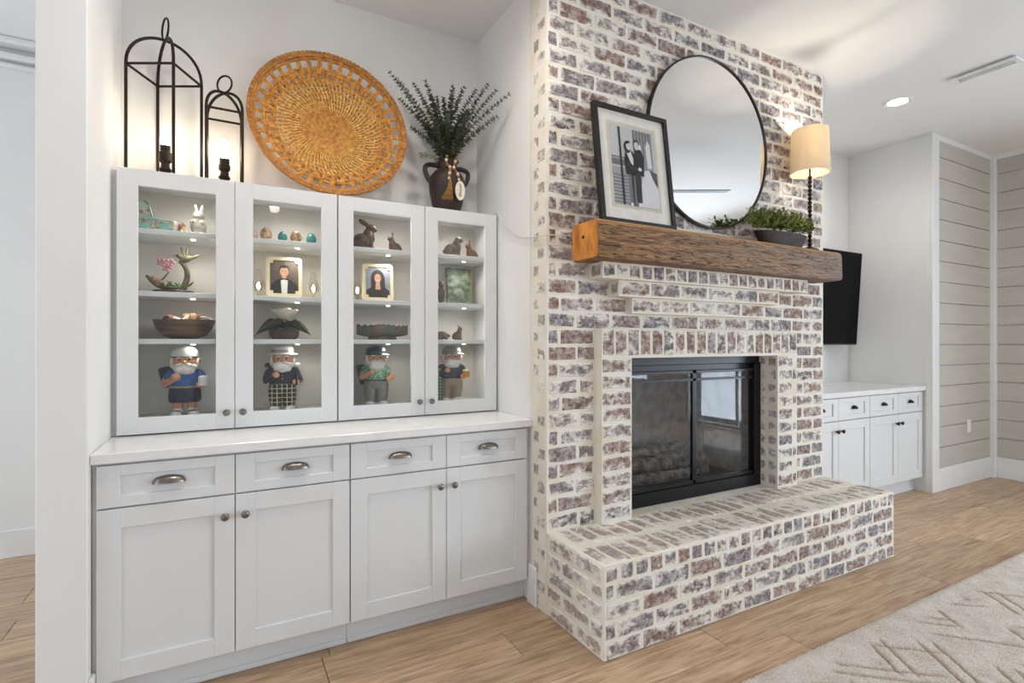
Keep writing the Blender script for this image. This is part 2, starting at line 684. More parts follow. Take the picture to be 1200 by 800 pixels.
def glazing(name, axis, pos, a0, a1, z0, z1, na, nz, louv=False):
    """frame, muntins and pane filling an opening; axis 'x' = pane lies in the YZ plane"""
    fr = MB()

    def bx(mb, p0, p1, q0, q1, d0, d1):
        if axis == 'x':
            mb.box(pos + d0, pos + d1, p0, p1, q0, q1)
        else:
            mb.box(p0, p1, pos + d0, pos + d1, q0, q1)
    e = .05
    bx(fr, a0, a0 + e, z0, z1, -.03, .03)
    bx(fr, a1 - e, a1, z0, z1, -.03, .03)
    bx(fr, a0 + e, a1 - e, z0, z0 + e, -.03, .03)
    bx(fr, a0 + e, a1 - e, z1 - e, z1, -.03, .03)
    o = struct(fr.build(name, M_trim, smooth=0))
    for i in range(1, na):
        c = a0 + (a1 - a0) * i / na
        m = MB()
        bx(m, c - .02, c + .02, z0 + e, z1 - e, -.015, .015)
        m.build('muntin', M_trim, o, smooth=0)
    for i in range(1, nz):
        c = z0 + (z1 - z0) * i / nz
        m = MB()
        bx(m, a0 + e, a1 - e, c - .012, c + .012, -.012, .012)
        m.build('muntin', M_trim, o, smooth=0)
    m = MB()
    bx(m, a0 + e, a1 - e, z0 + e, z1 - e, -.003, .003)
    m.build('pane', M_window, o, smooth=0)
    if louv:
        for i in range(11):
            c = z0 + e + (z1 - z0 - 2 * e) * (i + .5) / 11
            m = MB()
            bx(m, a0 + e, a1 - e, c - .012, c + .012, .04, .06)
            m.build('louver', M_trim, o, smooth=0)
    return o


glazing('door_1', 'x', XR + .09, -1.75, .15, .02, 2.2, 2, 1)
glazing('window_1', 'x', XR + .09, -4.2, -2.6, .6, 2.7, 2, 2)
glazing('window_2', 'y', YB - .07, -4.0, -1.8, .6, 2.6, 3, 2)
glazing('window_3', 'y', YB - .09, 4.53, 4.79, 1.25, 1.98, 1, 1, True)
glazing('window_4', 'x', XL - .07, -2.75, -.25, .6, 2.7, 3, 2)
glazing('window_6', 'y', YB - .07, 5.15, 6.35, .6, 2.6, 2, 2)
glazing('window_5', 'x', XL - .07, 2.8, 3.8, .75, 2.25, 2, 2)

# ------------------------------------------------------------------ shiplap corner at the right
ship = struct(MB().box(XB1 + .01, XR + .02, YS, YS + .1, 0, ZC).build('wall_shiplap', M_ship, smooth=0))
shipr = struct(MB().box(XR, XR + .018, .32, YS, 0, ZC).build('wall_shiplap_right', M_ship, smooth=0))
ZL = [.2, .38, .56, .738, .917, 1.096, 1.276, 1.46, 1.642, 1.825, 2.006, 2.187, 2.37, 2.55, 2.73, 2.912, 3.06]
b0 = None
b1 = None
for za, zb in zip(ZL[:-1], ZL[1:]):
    MB().box(XB1 + .1, XR - .03, YS - .014, YS, za + .003, zb - .003, .0015).build('board', M_ship, ship, smooth=0)
    MB().box(XR - .014, XR, .34, YS - .03, za + .003, zb - .003, .0015).build('board', M_ship, shipr, smooth=0)
struct(MB().box(XB1 - .012, XB1 + .1, YS - .022, YS + .0, 0, ZC, .003).box(XB1 - .012, XB1, YS, YS + .03, 0, ZC).build('trim_2', M_trim, smooth=0))
struct(MB().box(XR - .062, XR, YS - .05, YS, 0, ZC, .003).build('trim_3', M_trim, smooth=0))
struct(MB().box(XB1 + .1, XR - .06, YS - .02, YS, 3.052, ZC, .003).box(XR - .02, XR, .3, YS - .05, 3.052, ZC, .003).build('trim_4', M_trim, smooth=0))
struct(MB().box(XR - .02, XR + .02, .2, .34, 0, ZC, .003).build('trim_5', M_trim, smooth=0))
struct(MB().box(XB1 + .1, XR - .062, YS - .02, YS, 0, .2, .004).build('baseboard_shiplap', M_trim, smooth=0))
struct(MB().box(XR - .02, XR, .34, YS - .05, 0, .2, .004).build('baseboard_right', M_trim, smooth=0))

# ------------------------------------------------------------------ bricks
BR = {}


def brick_mesh(wd, ht, m):
    key = (round(wd / .01), round(ht / .01), R.randrange(4), m.name == 'lime_smeared_brick')
    if key in BR:
        return BR[key]
    q = random.Random(hash(key) & 0xffff)
    a, b = wd / 2, ht / 2
    ol = []
    nl = 3 if wd > .1 else 2
    nh = 3 if ht > .1 else 2
    for i in range(nl):
        ol.append((-a + 2 * a * i / nl, -b))
    for i in range(nh):
        ol.append((a, -b + 2 * b * i / nh))
    for i in range(nl):
        ol.append((a - 2 * a * i / nl, b))
    for i in range(nh):
        ol.append((-a, b - 2 * b * i / nh))
    n = len(ol)
    j = .0028
    outer = [(x + q.uniform(-j, j), z + q.uniform(-j, j)) for x, z in ol]
    k = 1 - .006 / a
    k2 = 1 - .006 / b
    front = [(x * k + q.uniform(-j, j) * .7, z * k2 + q.uniform(-j, j) * .7) for x, z in outer]
    vs = [(x, q.uniform(-.001, .001), z) for x, z in front] + [(x, .004 + q.uniform(-.001, .001), z) for x, z in outer] + [(x, .018, z) for x, z in outer]
    fs = [tuple(range(n))]
    for r_ in (0, n):
        for i in range(n):
            fs.append((r_ + i, r_ + n + i, r_ + n + (i + 1) % n, r_ + (i + 1) % n))
    me = bpy.data.meshes.new('brick')
    me.from_pydata(vs, [], fs)
    bm_ = bmesh.new()
    bm_.from_mesh(me)
    bmesh.ops.recalc_face_normals(bm_, faces=bm_.faces)
    # open back: make sure the front looks along -Y
    bm_.faces.ensure_lookup_table()
    if bm_.faces[0].normal.y > 0:
        bmesh.ops.reverse_faces(bm_, faces=bm_.faces)
    bm_.to_mesh(me)
    bm_.free()
    me.materials.append(m)
    BR[key] = me
    return me


ROT = {'front': (0, 0, 0), 'left': (0, 0, -PI / 2), 'right': (0, 0, PI / 2), 'top': (-PI / 2, 0, 0), 'down': (PI / 2, 0, 0)}
NRM = {'front': (0, -1, 0), 'left': (-1, 0, 0), 'right': (1, 0, 0), 'top': (0, 0, 1), 'down': (0, 0, -1)}
NB = {}


def brick(parent, c, wd, ht, face='front', proud=None):
    o = bpy.data.objects.new('brick', brick_mesh(wd, ht, M_brick_top if face != 'front' else M_brick))
    COL.objects.link(o)
    o.parent = parent
    pr = R.uniform(.0, .004) if proud is None else proud
    o.location = Vector(c) + Vector(NRM[face]) * pr - ORG.get(parent.name, Vector((0, 0, 0)))
    e = Euler(ROT[face])
    o.rotation_euler = e
    NB[parent.name] = NB.get(parent.name, 0) + 1
    return o


def segs(a, b, j0, pitch):
    """pieces of a running row between a and b with joints at j0 + k*pitch"""
    k = math.ceil((a - j0) / pitch - 1e-6)
    cuts = [a]
    while j0 + k * pitch < b - 1e-6:
        if j0 + k * pitch > a + 1e-6:
            cuts.append(j0 + k * pitch)
        k += 1
    cuts.append(b)
    return [(p, q) for p, q in zip(cuts[:-1], cuts[1:]) if q - p > .028]


JT = .013
# chimney breast: mortar core with real bricks standing proud
SX0, SX1, SY = 1.64, 3.20, 2.07       # projecting fire surround
OX0, OX1, OZ1 = 1.83, 3.01, 1.217     # fire opening
core = MB()
# left strip, right strip and top of the breast, with a recess for the firebox
core.box(XA1, OX0, YC, YC + .15, 0, ZC).box(OX1, XC1, YC, YC + .15, 0, ZC).box(OX0, OX1, YC, YC + .15, OZ1, ZC)
core.box(OX0, OX1, YC, YC + .15, 0, ZH)
chim = struct(core.build('wall_chimney', M_mortar, smooth=0))
rows = []
z = ZH
for i in range(16):
    rows.append((z, z + .081))
    z += .081
for i in range(18):
    rows.append((z, z + .0786))
    z += .0786
A0 = XA1 + .004


def wallbricks(xa, xb, za, zb, j0):
    for p, q in segs(xa, xb, j0, .2125):
        brick(chim, ((p + q) / 2, YC - .001, (za + zb) / 2), q - p - JT * R.uniform(.8, 1.5), zb - za - JT * R.uniform(.8, 1.35))


for i, (za, zb) in enumerate(rows):
    j0 = XA1 + (.07 if i % 2 else .178) + R.uniform(-.012, .012)
    if i < 12:
        wallbricks(A0, SX0 - .004, za, zb, j0)
        wallbricks(SX1 + .004, XC1 - .002, za, zb, j0)
    elif i == 12:
        wallbricks(A0, XC1 - .002, za, zb, j0)
    elif i == 13:
        wallbricks(A0, 1.84, za, zb, j0)
        wallbricks(2.9, XC1 - .002, za, zb, j0)
    elif i == 14:
        wallbricks(A0, 1.725, za, zb, j0)
        wallbricks(2.985, XC1 - .002, za, zb, j0)
    elif i == 15:
        wallbricks(A0, 1.6, za, zb, j0)
        wallbricks(3.22, XC1 - .002, za, zb, j0)
    elif i == 16:
        wallbricks(A0, 1.5, za, zb, j0)
        wallbricks(3.42, XC1 - .002, za, zb, j0)
    else:
        wallbricks(A0, XC1 - .002, za, zb, j0)
# left side of the breast
zz = 0.0
i = 0
while zz < ZC - .03:
    h_ = .078 if zz < ZH - .01 else (.081 if zz < 1.68 else .0786)
    if i % 2:
        wd, yc = .085, YC + .05
    else:
        wd, yc = .062, YC + .095
    if R.random() < .8:
        brick(chim, (XA1 + .001, yc, zz + h_ / 2), wd - .012, h_ - .018, 'left', R.uniform(.001, .003))
    zz += h_
    i += 1

# ------------------------------------------------------------------ fireplace: hearth and surround
fp = thing('fireplace', 'whitewashed brick fire surround with soldier course and raised brick hearth', 'fireplace', (2.45, 1.9, 0))
hearth = MB().box(XA1, XC1, YH, YC, 0, ZH, .004).build('hearth', M_mortar, fp, smooth=0)
HP = .078
for i in range(4):
    j0 = 1.412 if i % 2 else 1.548
    for p, q in segs(XA1 + .003, XC1 - .002, j0 + R.uniform(-.01, .01), .2135):
        brick(hearth, ((p + q) / 2, YH - .001, (i + .5) * HP), q - p - JT * R.uniform(.8, 1.5), HP - JT * R.uniform(.75, 1.25))
for p, q in segs(XA1 + .003, XC1 - .002, 1.428, .0822):
    brick(hearth, ((p + q) / 2, YH - .001, ZH - HP / 2 - .002), q - p - JT * 1.2, HP - .012)
    brick(hearth, ((p + q) / 2, YH + .106, ZH), q - p - JT * 1.2, .195, 'top', R.uniform(.001, .0035))
for p, q in segs(XA1 + .003, XC1 - .002, 1.46, .0822):
    brick(hearth, ((p + q) / 2, YH + .32, ZH), q - p - JT * 1.2, .195, 'top', R.uniform(.001, .0035))
for i in range(5):
    j0 = YH + (.09 if i % 2 else .2)
    for p, q in segs(YH + .003, YC, j0, .2135):
        brick(hearth, (XA1 - .001, (p + q) / 2, (i + .5) * HP), q - p - JT * 1.1, HP - JT * 1.2, 'left')

sur = MB()
sur.box(SX0, OX0, SY, YC + .005, ZH, 1.362).box(OX1, SX1, SY, YC + .005, ZH, 1.362).box(OX0, OX1, SY, YC + .005, OZ1, 1.362)
sur.box(OX1 - .003, OX1 + .06, SY + .001, 2.3, ZH, OZ1).box(OX0 - .06, OX0 + .003, SY + .001, 2.3, ZH, OZ1).box(OX0 + .003, OX1 - .003, SY + .001, 2.3, OZ1 - .003, OZ1 + .05)
sur.box(1.842, 2.9, 2.078, YC + .005, 1.443, 1.524).box(1.727, 2.985, 2.045, YC + .005, 1.524, 1.605).box(1.6, 3.22, 2.012, YC + .005, 1.605, 1.685)
surround = sur.build('surround', M_mortar, fp, smooth=0)
n = 10
hh = (OZ1 - ZH - .01) / n
for i in range(n):
    zc = ZH + .01 + (i + .5) * hh
    brick(surround, ((SX0 + OX0) / 2, SY - .001, zc), OX0 - SX0 - .008, hh - .016)
    brick(surround, (OX1 + .075, SY - .001, zc), .13, hh - .02)
    if i % 2 == 0:
        brick(surround, (OX1 + .165, SY - .001, zc), .035, hh - .02)
    brick(surround, (OX1 - .004, SY + .036, zc), .055, hh - .018, 'left', .001)
    brick(surround, (OX1 - .004, SY + .1, zc), .035, hh - .02, 'left', .001)
for p, q in segs(SX0, SX1, SX0, .0822):
    brick(surround, ((p + q) / 2, SY - .001, (OZ1 + 1.362) / 2 + .004), q - p - JT, 1.362 - OZ1 - .018)
for p, q in segs(1.842, 2.9, 1.842 + .2, .2125):
    brick(surround, ((p + q) / 2, 2.077, 1.4835), q - p - JT, .062)
for p, q in segs(1.727, 2.985, 1.727 + .21, .2125):
    brick(surround, ((p + q) / 2, 2.044, 1.5645), q - p - JT, .062)
for p, q in segs(1.6, 3.22, 1.6, .081):
    brick(surround, ((p + q) / 2, 2.011, 1.645), q - p - JT, .07)
brick(surround, (1.599, 2.065, 1.645), .08, .06, 'left', 0.0)
brick(surround, (1.726, 2.08, 1.5645), .055, .06, 'left', 0.0)

# ------------------------------------------------------------------ firebox insert with glass doors
ins = thing('fireplace_insert', 'black metal fireplace insert with two smoked glass doors in brick opening', 'fireplace insert', ((OX0 + OX1) / 2, 2.19, ZH))
YI = 2.185
x0, x1 = OX0 + .005, OX1 - .005
MB().box(x0, x1, YI, YI + .05, ZH + .002, ZH + .075, .003).box(x0, x1, YI + .01, YI + .05, 1.165, OZ1 - .002, .003).box(x0, x0 + .045, YI, YI + .05, ZH + .07, 1.17, .003).box(x1 - .06, x1, YI, YI + .05, ZH + .07, 1.17, .003).build('frame', M_blackmetal, ins, smooth=0)
MB().box(x0 + .02, x1 - .02, YI + .03, YI + .06, 1.13, 1.17, .002).build('vent_bar', M_blackmetal, ins, smooth=0)
MB().box(x0 - .0, x1, YI + .05, YI + .06, ZH + .002, ZH + .05).box(x0 + .02, x1 - .02, YI + .42, YI + .44, ZH, OZ1).box(x0 + .02, x0 + .04, YI + .06, YI + .43, ZH, OZ1).box(x1 - .04, x1 - .02, YI + .06, YI + .43, ZH, OZ1).box(x0 + .02, x1 - .02, YI + .06, YI + .43, ZH, ZH + .045).box(x0 + .02, x1 - .02, YI + .06, YI + .43, OZ1 - .02, OZ1).build('firebox', M_firebox, ins, smooth=0)
xm = (x0 + x1) / 2 - .005
for (a, b, hx) in ((x0 + .046, xm - .001, xm - .03), (xm + .001, x1 - .061, xm + .03)):
    d = MB().box(a, a + .018, YI + .008, YI + .028, ZH + .08, 1.13).box(b - .009, b, YI + .008, YI + .028, ZH + .08, 1.13).box(a, b, YI + .008, YI + .028, ZH + .08, ZH + .1).box(a, b, YI + .008, YI + .028, 1.07, 1.085).box(a, b, YI + .008, YI + .028, 1.115, 1.13).build('door', M_blackmetal, ins, smooth=0)
    MB().box(a + .004, b - .004, YI + .016, YI + .02, ZH + .085, 1.125).build('glass', M_smoke, d, smooth=0)
    MB().tube([(hx, YI + .01, ZH + .13), (hx, YI - .012, ZH + .13), (hx, YI - .012, ZH + .17), (hx, YI + .01, ZH + .17)], .005, 6).build('handle', M_blackmetal, d)

logs = thing('gas_log_set', 'charred ceramic logs piled inside the fireplace insert', 'fire logs', (2.42, 2.42, ZH + .046))
M_log = mat('charred_log', '#a89e94', '#4a4440', .9, scale=22, bump=.9, bdist=.01)
MB().box(1.95, 2.9, 2.3, 2.55, ZH + .046, ZH + .075, .004).build('burner_tray', M_blackmetal, logs, smooth=0)
for (xa, ya, za, xb, yb, zb, r0) in ((1.97, 2.52, .11, 2.86, 2.5, .11, .045), (1.95, 2.36, .09, 2.35, 2.34, .1, .038), (2.3, 2.35, .09, 2.72, 2.38, .09, .036), (2.02, 2.44, .17, 2.42, 2.4, .16, .042), (2.35, 2.46, .18, 2.72, 2.42, .16, .045), (2.1, 2.48, .22, 2.6, 2.47, .24, .038)):
    pth, rr = [], []
    for i in range(13):
        t = i / 12
        pth.append((xa + (xb - xa) * t, ya + (yb - ya) * t + .008 * math.sin(9 * t + xa), ZH + za + (zb - za) * t + .008 * math.sin(7 * t)))
        rr.append(r0 * (1 + .15 * math.sin(11 * t + xb * 3)) * (.75 if i in (0, 12) else 1))
    MB().tube(pth, rr, 10).build('log', M_log, logs)

# ------------------------------------------------------------------ mantel beam
mant = thing('mantel_beam', 'rough hewn weathered wooden beam mantel mounted across the brick chimney', 'mantel', (2.46, 2.02, 1.68))
MX0, MX1, MY0, MZ0, MZ1 = 1.492, 3.43, 1.915, 1.683, 1.862
b = bmesh.new()
NX, NP = 70, 28
sec = []
cy, cz, hy, hz = (MY0 + YC - .005) / 2, (MZ0 + MZ1) / 2, (YC - .005 - MY0) / 2, (MZ1 - MZ0) / 2
for k in range(NP):
    t = 2 * PI * k / NP + PI / 4
    c_, s_ = math.cos(t), math.sin(t)
    e = .16
    sec.append((hy * math.copysign(abs(c_) ** e, c_), hz * math.copysign(abs(s_) ** e, s_)))
mv, mf = [], []
for i in range(NX + 1):
    x = MX0 + .006 + (MX1 - MX0 - .006) * i / NX
    sh = 1.0
    if i == NX:
        sh = .95
    for (py, pz) in sec:
        nx = mnoise.noise(Vector((x * 2.2, py * 18, pz * 18))) * .006 + mnoise.noise(Vector((x * 9, py * 50, pz * 50))) * .0025
        if py > hy * .8:
            nx = 0
        q = 1 + nx / .09
        mv.append((x, cy + py * q * sh, cz + pz * (1 + (nx / .09 if pz < hz * .9 else 0)) * sh))
for i in range(NX):
    for k in range(NP):
        mf.append((i * NP + k, i * NP + (k + 1) % NP, (i + 1) * NP + (k + 1) % NP, (i + 1) * NP + k))
mf.append(tuple(range(NP)))
mf.append(tuple(NX * NP + k for k in range(NP - 1, -1, -1)))
MB().add(mv, mf).build('beam', M_beam, mant, smooth=40)
pts = [(py * .985, pz * .985) for py, pz in sec]
ev = [(MX0 + .007, cy + p_, cz + q_) for p_, q_ in pts] + [(MX0 - .002, cy + p_ * .97, cz + q_ * .97) for p_, q_ in pts]
MB().add(ev, [tuple(range(NP, 2 * NP))] + [(k, (k + 1) % NP, NP + (k + 1) % NP, NP + k) for k in range(NP)]).build('sawn_end', M_beamcut, mant, smooth=40)['label'] = 'orange sawn end grain with a bored hole'
MB().lathe([(.006, -.004), (.008, -.004), (.009, 0), (.0, 0)], 10).build('hole', M_shoe, mant, local=True)
h_ = [o for o in mant.children if o.name.startswith('hole')][0]
h_.rotation_euler = (0, -PI / 2, 0)
h_.location = (MX0 - .003 - 2.46, 2.02 - 2.02, 1.79 - 1.68)

# ------------------------------------------------------------------ cabinet pieces


def knob(c, parent, m=None, r=.015):
    k = MB()
    prof = [(.0065, 0), (.0065, .012), (r * .8, .014), (r, .019), (r * .95, .024), (r * .6, .0275), (0, .0285)]
    vs = MB().lathe(prof, 16)
    k.add([(c[0] + x, c[1] - z_, c[2] + y) for x, y, z_ in vs.v], vs.f)
    return k.build('knob', m or M_nickel, parent, 50)


def cup_pull(c, parent, a=.051, m=None):
    k = MB()
    NU, NV = 20, 8
    for (sc, flip) in ((1.0, 0), (.92, 1)):
        vs, fs = [], []
        for i in range(NU + 1):
            t = PI * i / NU
            for j in range(NV + 1):
                p = math.radians(90) * j / NV
                rr = math.sin(t) ** .7
                vs.append((c[0] - a * math.cos(t) * sc, c[1] - .027 * rr * math.sin(p) * sc, c[2] - .012 + .027 * rr * math.cos(p) * sc))
        for i in range(NU):
            for j in range(NV):
                q = i * (NV + 1) + j
                fs.append((q, q + 1, q + NV + 2, q + NV + 1))
        k.add(vs, fs)
    k.tube([(c[0] - a, c[1] - .002, c[2] - .012), (c[0] + a, c[1] - .002, c[2] - .012)], .003, 6)
    return k.build('handle', m or M_nickel, parent, 60)


def shaker(name, x0, x1, z0, z1, y, parent, st=.068, rl=.068, th=.02, glassed=False):
    """five piece front: frame mesh with a recessed panel (or pane) as its child; y = front face"""
    m = MB()
    e = .0015
    m.box(x0, x0 + st, y, y + th, z0, z1, e).box(x1 - st, x1, y, y + th, z0, z1, e)
    m.box(x0 + st - .001, x1 - st + .001, y, y + th, z0, z0 + rl, e).box(x0 + st - .001, x1 - st + .001, y, y + th, z1 - rl, z1, e)
    d = m.build(name, M_cab, parent, smooth=0)
    if glassed:
        MB().box(x0 + st - .004, x1 - st + .004, y + .009, y + .012, z0 + rl - .004, z1 - rl + .004).build('glass', M_clear, d, smooth=0)
    else:
        MB().box(x0 + st - .004, x1 - st + .004, y + .009, y + .016, z0 + rl - .004, z1 - rl + .004).build('panel', M_cab, d, smooth=0)
    return d


def base_cabinet(label, X, y, yback, ztop, zdraw, zdoor, zbot, xl=None, xr=None, small=False, group=None):
    """X = three front boundaries; two drawers over two doors"""
    xa, xm_, xb = X
    l, r = (xa if xl is None else xl), (xb if xr is None else xr)
    t = thing('base_cabinet', label, 'cabinet', ((l + r) / 2, y + .3, 0), group=group)
    MB().box(l, r, y + .021, yback, zbot - .005, ztop + .006, .001).build('body', M_cab, t, smooth=0)
    MB().box(l, r, y + .075, y + .095, 0, zbot - .005).box(l, r, y + .066, y + .075, 0, .022, .004).build('toe_kick', M_cab, t, smooth=0)
    g = .0016
    for (p, q, s) in ((xa, xm_, 1), (xm_, xb, -1)):
        d = shaker('drawer', p + g, q - g, zdraw + g, ztop, y, t, .066, .038)
        cup_pull(((p + q) / 2, y + .004, (zdraw + ztop) / 2 + .008), d, .03 if small else .051, M_dark if small else None)
        d = shaker('door', p + g, q - g, zbot, zdoor - g, y, t)
        kx = q - .034 if s > 0 else p + .034
        knob((kx, y, zdoor - .076), d, M_dark if small else None)
    return t


YD = 2.262
base_cabinet('white base cabinet with doors and cup pulls, between partition wall and identical unit', (-.382, .0405, .466), YD, YA - .002, .867, .7195, .7165, .119, xl=XA0 + .001)
base_cabinet('white base cabinet with doors and cup pulls, next to the brick hearth', (.468, .8975, 1.326), YD, YA - .002, .867, .7195, .7165, .119, xr=XA1 - .001)
tag(MB().box(XA0 + .001, XA1 - .001, 2.247, YA - .001, .876, .912, .003).build('countertop', M_counter, smooth=0), 'long white quartz countertop under the glass-door display cabinets', 'countertop')

# upper display cabinets
YU = 2.618
SH = (1.767, 1.507, 1.308)
ZU0, ZU1 = .914, 2.003
ZF = .968


M_puck_fill = emit('puck_fill_glow', (1, .94, .86, 1), 3.0)  # glow of the added pucks, fill light inside the display cabinets


def display_cabinet(label, X, l, r):
    xa, xm_, xb = X
    t = thing('display_cabinet', label, 'cabinet', ((l + r) / 2, 2.76, ZU0))
    yb_ = YA - .003
    MB().box(l, l + .02, YU + .021, yb_, ZU0 + .001, ZU1).box(r - .02, r, YU + .021, yb_, ZU0 + .001, ZU1).box(l + .02, r - .02, YU + .021, yb_, ZU1 - .03, ZU1).box(l + .02, r - .02, YU + .021, yb_, ZU0 + .001, ZF).build('body', M_cab, t, smooth=0)
    MB().box(l + .02, r - .02, yb_ - .012, yb_ - .001, ZF, ZU1 - .03).build('back_panel', M_cabin, t, smooth=0)
    for z_ in SH:
        MB().box(l + .021, r - .021, YU + .03, yb_ - .013, z_ - .022, z_, .002).build('shelf', M_cab, t, smooth=0)
    for (p, q, s) in ((xa, xm_, 1), (xm_, xb, -1)):
        for zp in (ZU1 - .03, SH[0] - .022, SH[1] - .022, SH[2] - .022):  # pucks added under the top and every shelf to brighten the interior
            cx_ = (p + q) / 2 + .05
            MB().lathe([(0, -.004), (.009, -.004), (.011, 0)], 16, (cx_, 2.71, zp)).build('added_puck', M_puck_fill, t)
            ld_ = bpy.data.lights.new('puck_fill', 'SPOT')
            ld_.energy = 1.7 if zp > 1.7 else 1.2
            ld_.spot_size = math.radians(165)
            ld_.spot_blend = .6
            ld_.shadow_soft_size = .03
            ld_.color = (1, .94, .86)
            lo_ = bpy.data.objects.new('puck_fill', ld_)
            COL.objects.link(lo_)
            lo_.location = (cx_, 2.71, zp - .006)
        d = shaker('door', p + .0016, q - .0016, ZU0 + .004, ZU1 - .002, YU, t, .071, .068, glassed=True)
        knob((q - .032 if s > 0 else p + .032, YU, ZU0 + .075), d)
    return t


display_cabinet('white glass-door display cabinet beneath the lanterns, beside the partition wall', (-.377, .045, .481), -.377, .481)
display_cabinet('white glass-door display cabinet beneath the clay jug, beside the chimney', (.484, .919, 1.338), .484, 1.338)
struct(MB().box(XA0, -.378, YU + .03, YA, ZU0, ZU1 - .01).build('trim_6', M_cab, smooth=0))
struct(MB().box(1.339, XA1, YU + .03, YA, ZU0, ZU1 - .01).build('trim_7', M_cab, smooth=0))

# right alcove
YD2 = 2.305
base_cabinet('white cabinet with small dark pulls, next to the brick chimney', (3.645, 4.073, 4.5), YD2, YA + .028, .872, .703, .7, .13, xl=XC1 + .002, small=True)
base_cabinet('white cabinet with small dark pulls, against the shiplap corner trim', (4.503, 4.927, 5.335), YD2, YA + .028, .872, .703, .7, .13, xr=XB1 - .002, small=True)
tag(MB().box(XC1 + .001, XB1 - .001, YD2 - .02, YA + .029, .88, .918, .003).build('countertop', M_counter, smooth=0), 'white countertop in the niche under the wall-mounted television', 'countertop')

M_screen = mat('screen_black', '#030303', '#020202', .5)
M_screen.node_tree.nodes['Principled BSDF'].inputs['Specular IOR Level'].default_value = .08
# television on a tilting arm
tv = thing('television', 'black flat television on tilted wall mount in white niche', 'television', (4.48, 2.77, 1.70), (math.radians(3.4), 0, 0))
MB().box(-.73, .73, -.012, .03, -.425, .425, .006).build('housing', M_black, tv, local=True)
MB().box(-.722, .722, -.0145, -.011, -.413, .417).build('screen', M_screen, tv, smooth=0, local=True)
MB().box(-.2, .2, .03, .06, -.2, .2, .005).box(-.04, .04, .055, .15, -.05, .05, .005).build('mount', M_blackmetal, tv, local=True)

# ------------------------------------------------------------------ ceiling fittings
M_can = emit('downlight_glow', (1, .95, .88, 1), 14)


def downlight(x, y, power, label):
    t = thing('recessed_light', label, 'light', (x, y, ZC), group=None)
    MB().lathe([(.062, -.002), (.085, -.006), (.09, -.003), (.09, 0)], 28, (x, y, ZC)).build('trim_ring', M_white, t)
    MB().lathe([(.0, -.0035), (.064, -.0035), (.064, -.001), (0, -.001)], 28, (x, y, ZC)).build('lens', M_can, t)
    d = bpy.data.lights.new('downlight', 'SPOT')
    d.energy = power
    d.spot_size = math.radians(168)
    d.spot_blend = .9
    d.shadow_soft_size = .06
    d.color = (1, .94, .86)
    o = bpy.data.objects.new('downlight', d)
    COL.objects.link(o)
    o.location = (x, y, ZC - .02)


downlight(4.44, 2.08, 24, 'small round recessed ceiling light near the shiplap corner')
downlight(4.44, -.9, 20, 'round recessed ceiling light in front of the glazed door')
downlight(.22, 1.78, 23, 'round recessed ceiling light before the display cabinet with the lanterns')
downlight(.95, 1.78, 23, 'round recessed ceiling light before the display cabinet with the jug')
downlight(.6, -2.4, 20, 'round recessed ceiling light near the wall behind the room')
downlight(-2.3, 1.2, 20, 'round recessed ceiling light near the hall opening')

v = thing('ceiling_vent', 'slim white slotted air vent in the ceiling', 'vent', (4.405, 1.55, ZC))
MB().ring([(-.055, -.175), (.055, -.175), (.055, .175), (-.055, .175)], [(-.03, -.15), (.03, -.15), (.03, .15), (-.03, .15)], 0, .012).build('frame', M_white, v, local=True)
v.children[0].rotation_euler = (-PI / 2, 0, 0)
v.children[0].location = (0, 0, -.012)
for i in range(4):
    x = -.026 + .0175 * i
    MB().box(x - .005, x + .005, -.15, .15, -.008, -.003, .001).build('slat', M_white, v, smooth=0, local=True)
MB().box(-.03, .03, -.15, .15, -.003, 0).build('backing', mat('vent_grey', '#8c8c8c', '#868686', .7), v, smooth=0, local=True)

M_fan = mat('fan_grey', '#8793a1', '#7d8996', .5)
fan = thing('ceiling_fan', 'grey three-blade ceiling fan hanging over the rug', 'ceiling fan', (3.7, .32, 2.78))
MB().lathe([(.0, -.09), (.07, -.085), (.1, -.05), (.1, .02), (.06, .05), (.015, .06), (.015, .26), (.07, .28), (.07, .319)], 24).build('motor', M_fan, fan, local=True)
for i in range(3):
    a = 2 * PI * i / 3 + math.radians(28.7)
    bl = MB().box(.1, .74, -.065, .065, -.004, .004, .003).build('blade', M_fan, fan, smooth=0, local=True)
    bl.rotation_euler = (math.radians(-6), 0, a)

# outlet on the shiplap
ol = thing('wall_outlet', 'white outlet plate low on the greige shiplap wall', 'outlet', (6.02, YS - .015, .53))
MB().box(-.036, .036, -.006, 0, -.06, .06, .002).build('plate', M_white, ol, smooth=0, local=True)
MB().box(-.017, .017, -.008, -.005, -.035, .035, .001).build('socket', M_white, ol, smooth=0, local=True)

# ------------------------------------------------------------------ rug
import numpy as np
RX0, RX1, RY0, RY1 = 1.25, 5.3, -1.6, 1.335
dx = .0095
nx_, ny_ = int((RX1 - RX0) / dx), int((RY1 - RY0) / dx)
gx = np.linspace(RX0, RX1, nx_)
gy = np.linspace(RY0, RY1, ny_)
GX, GY = np.meshgrid(gx, gy)
rg = np.random.RandomState(3)
groove = np.zeros_like(GX)
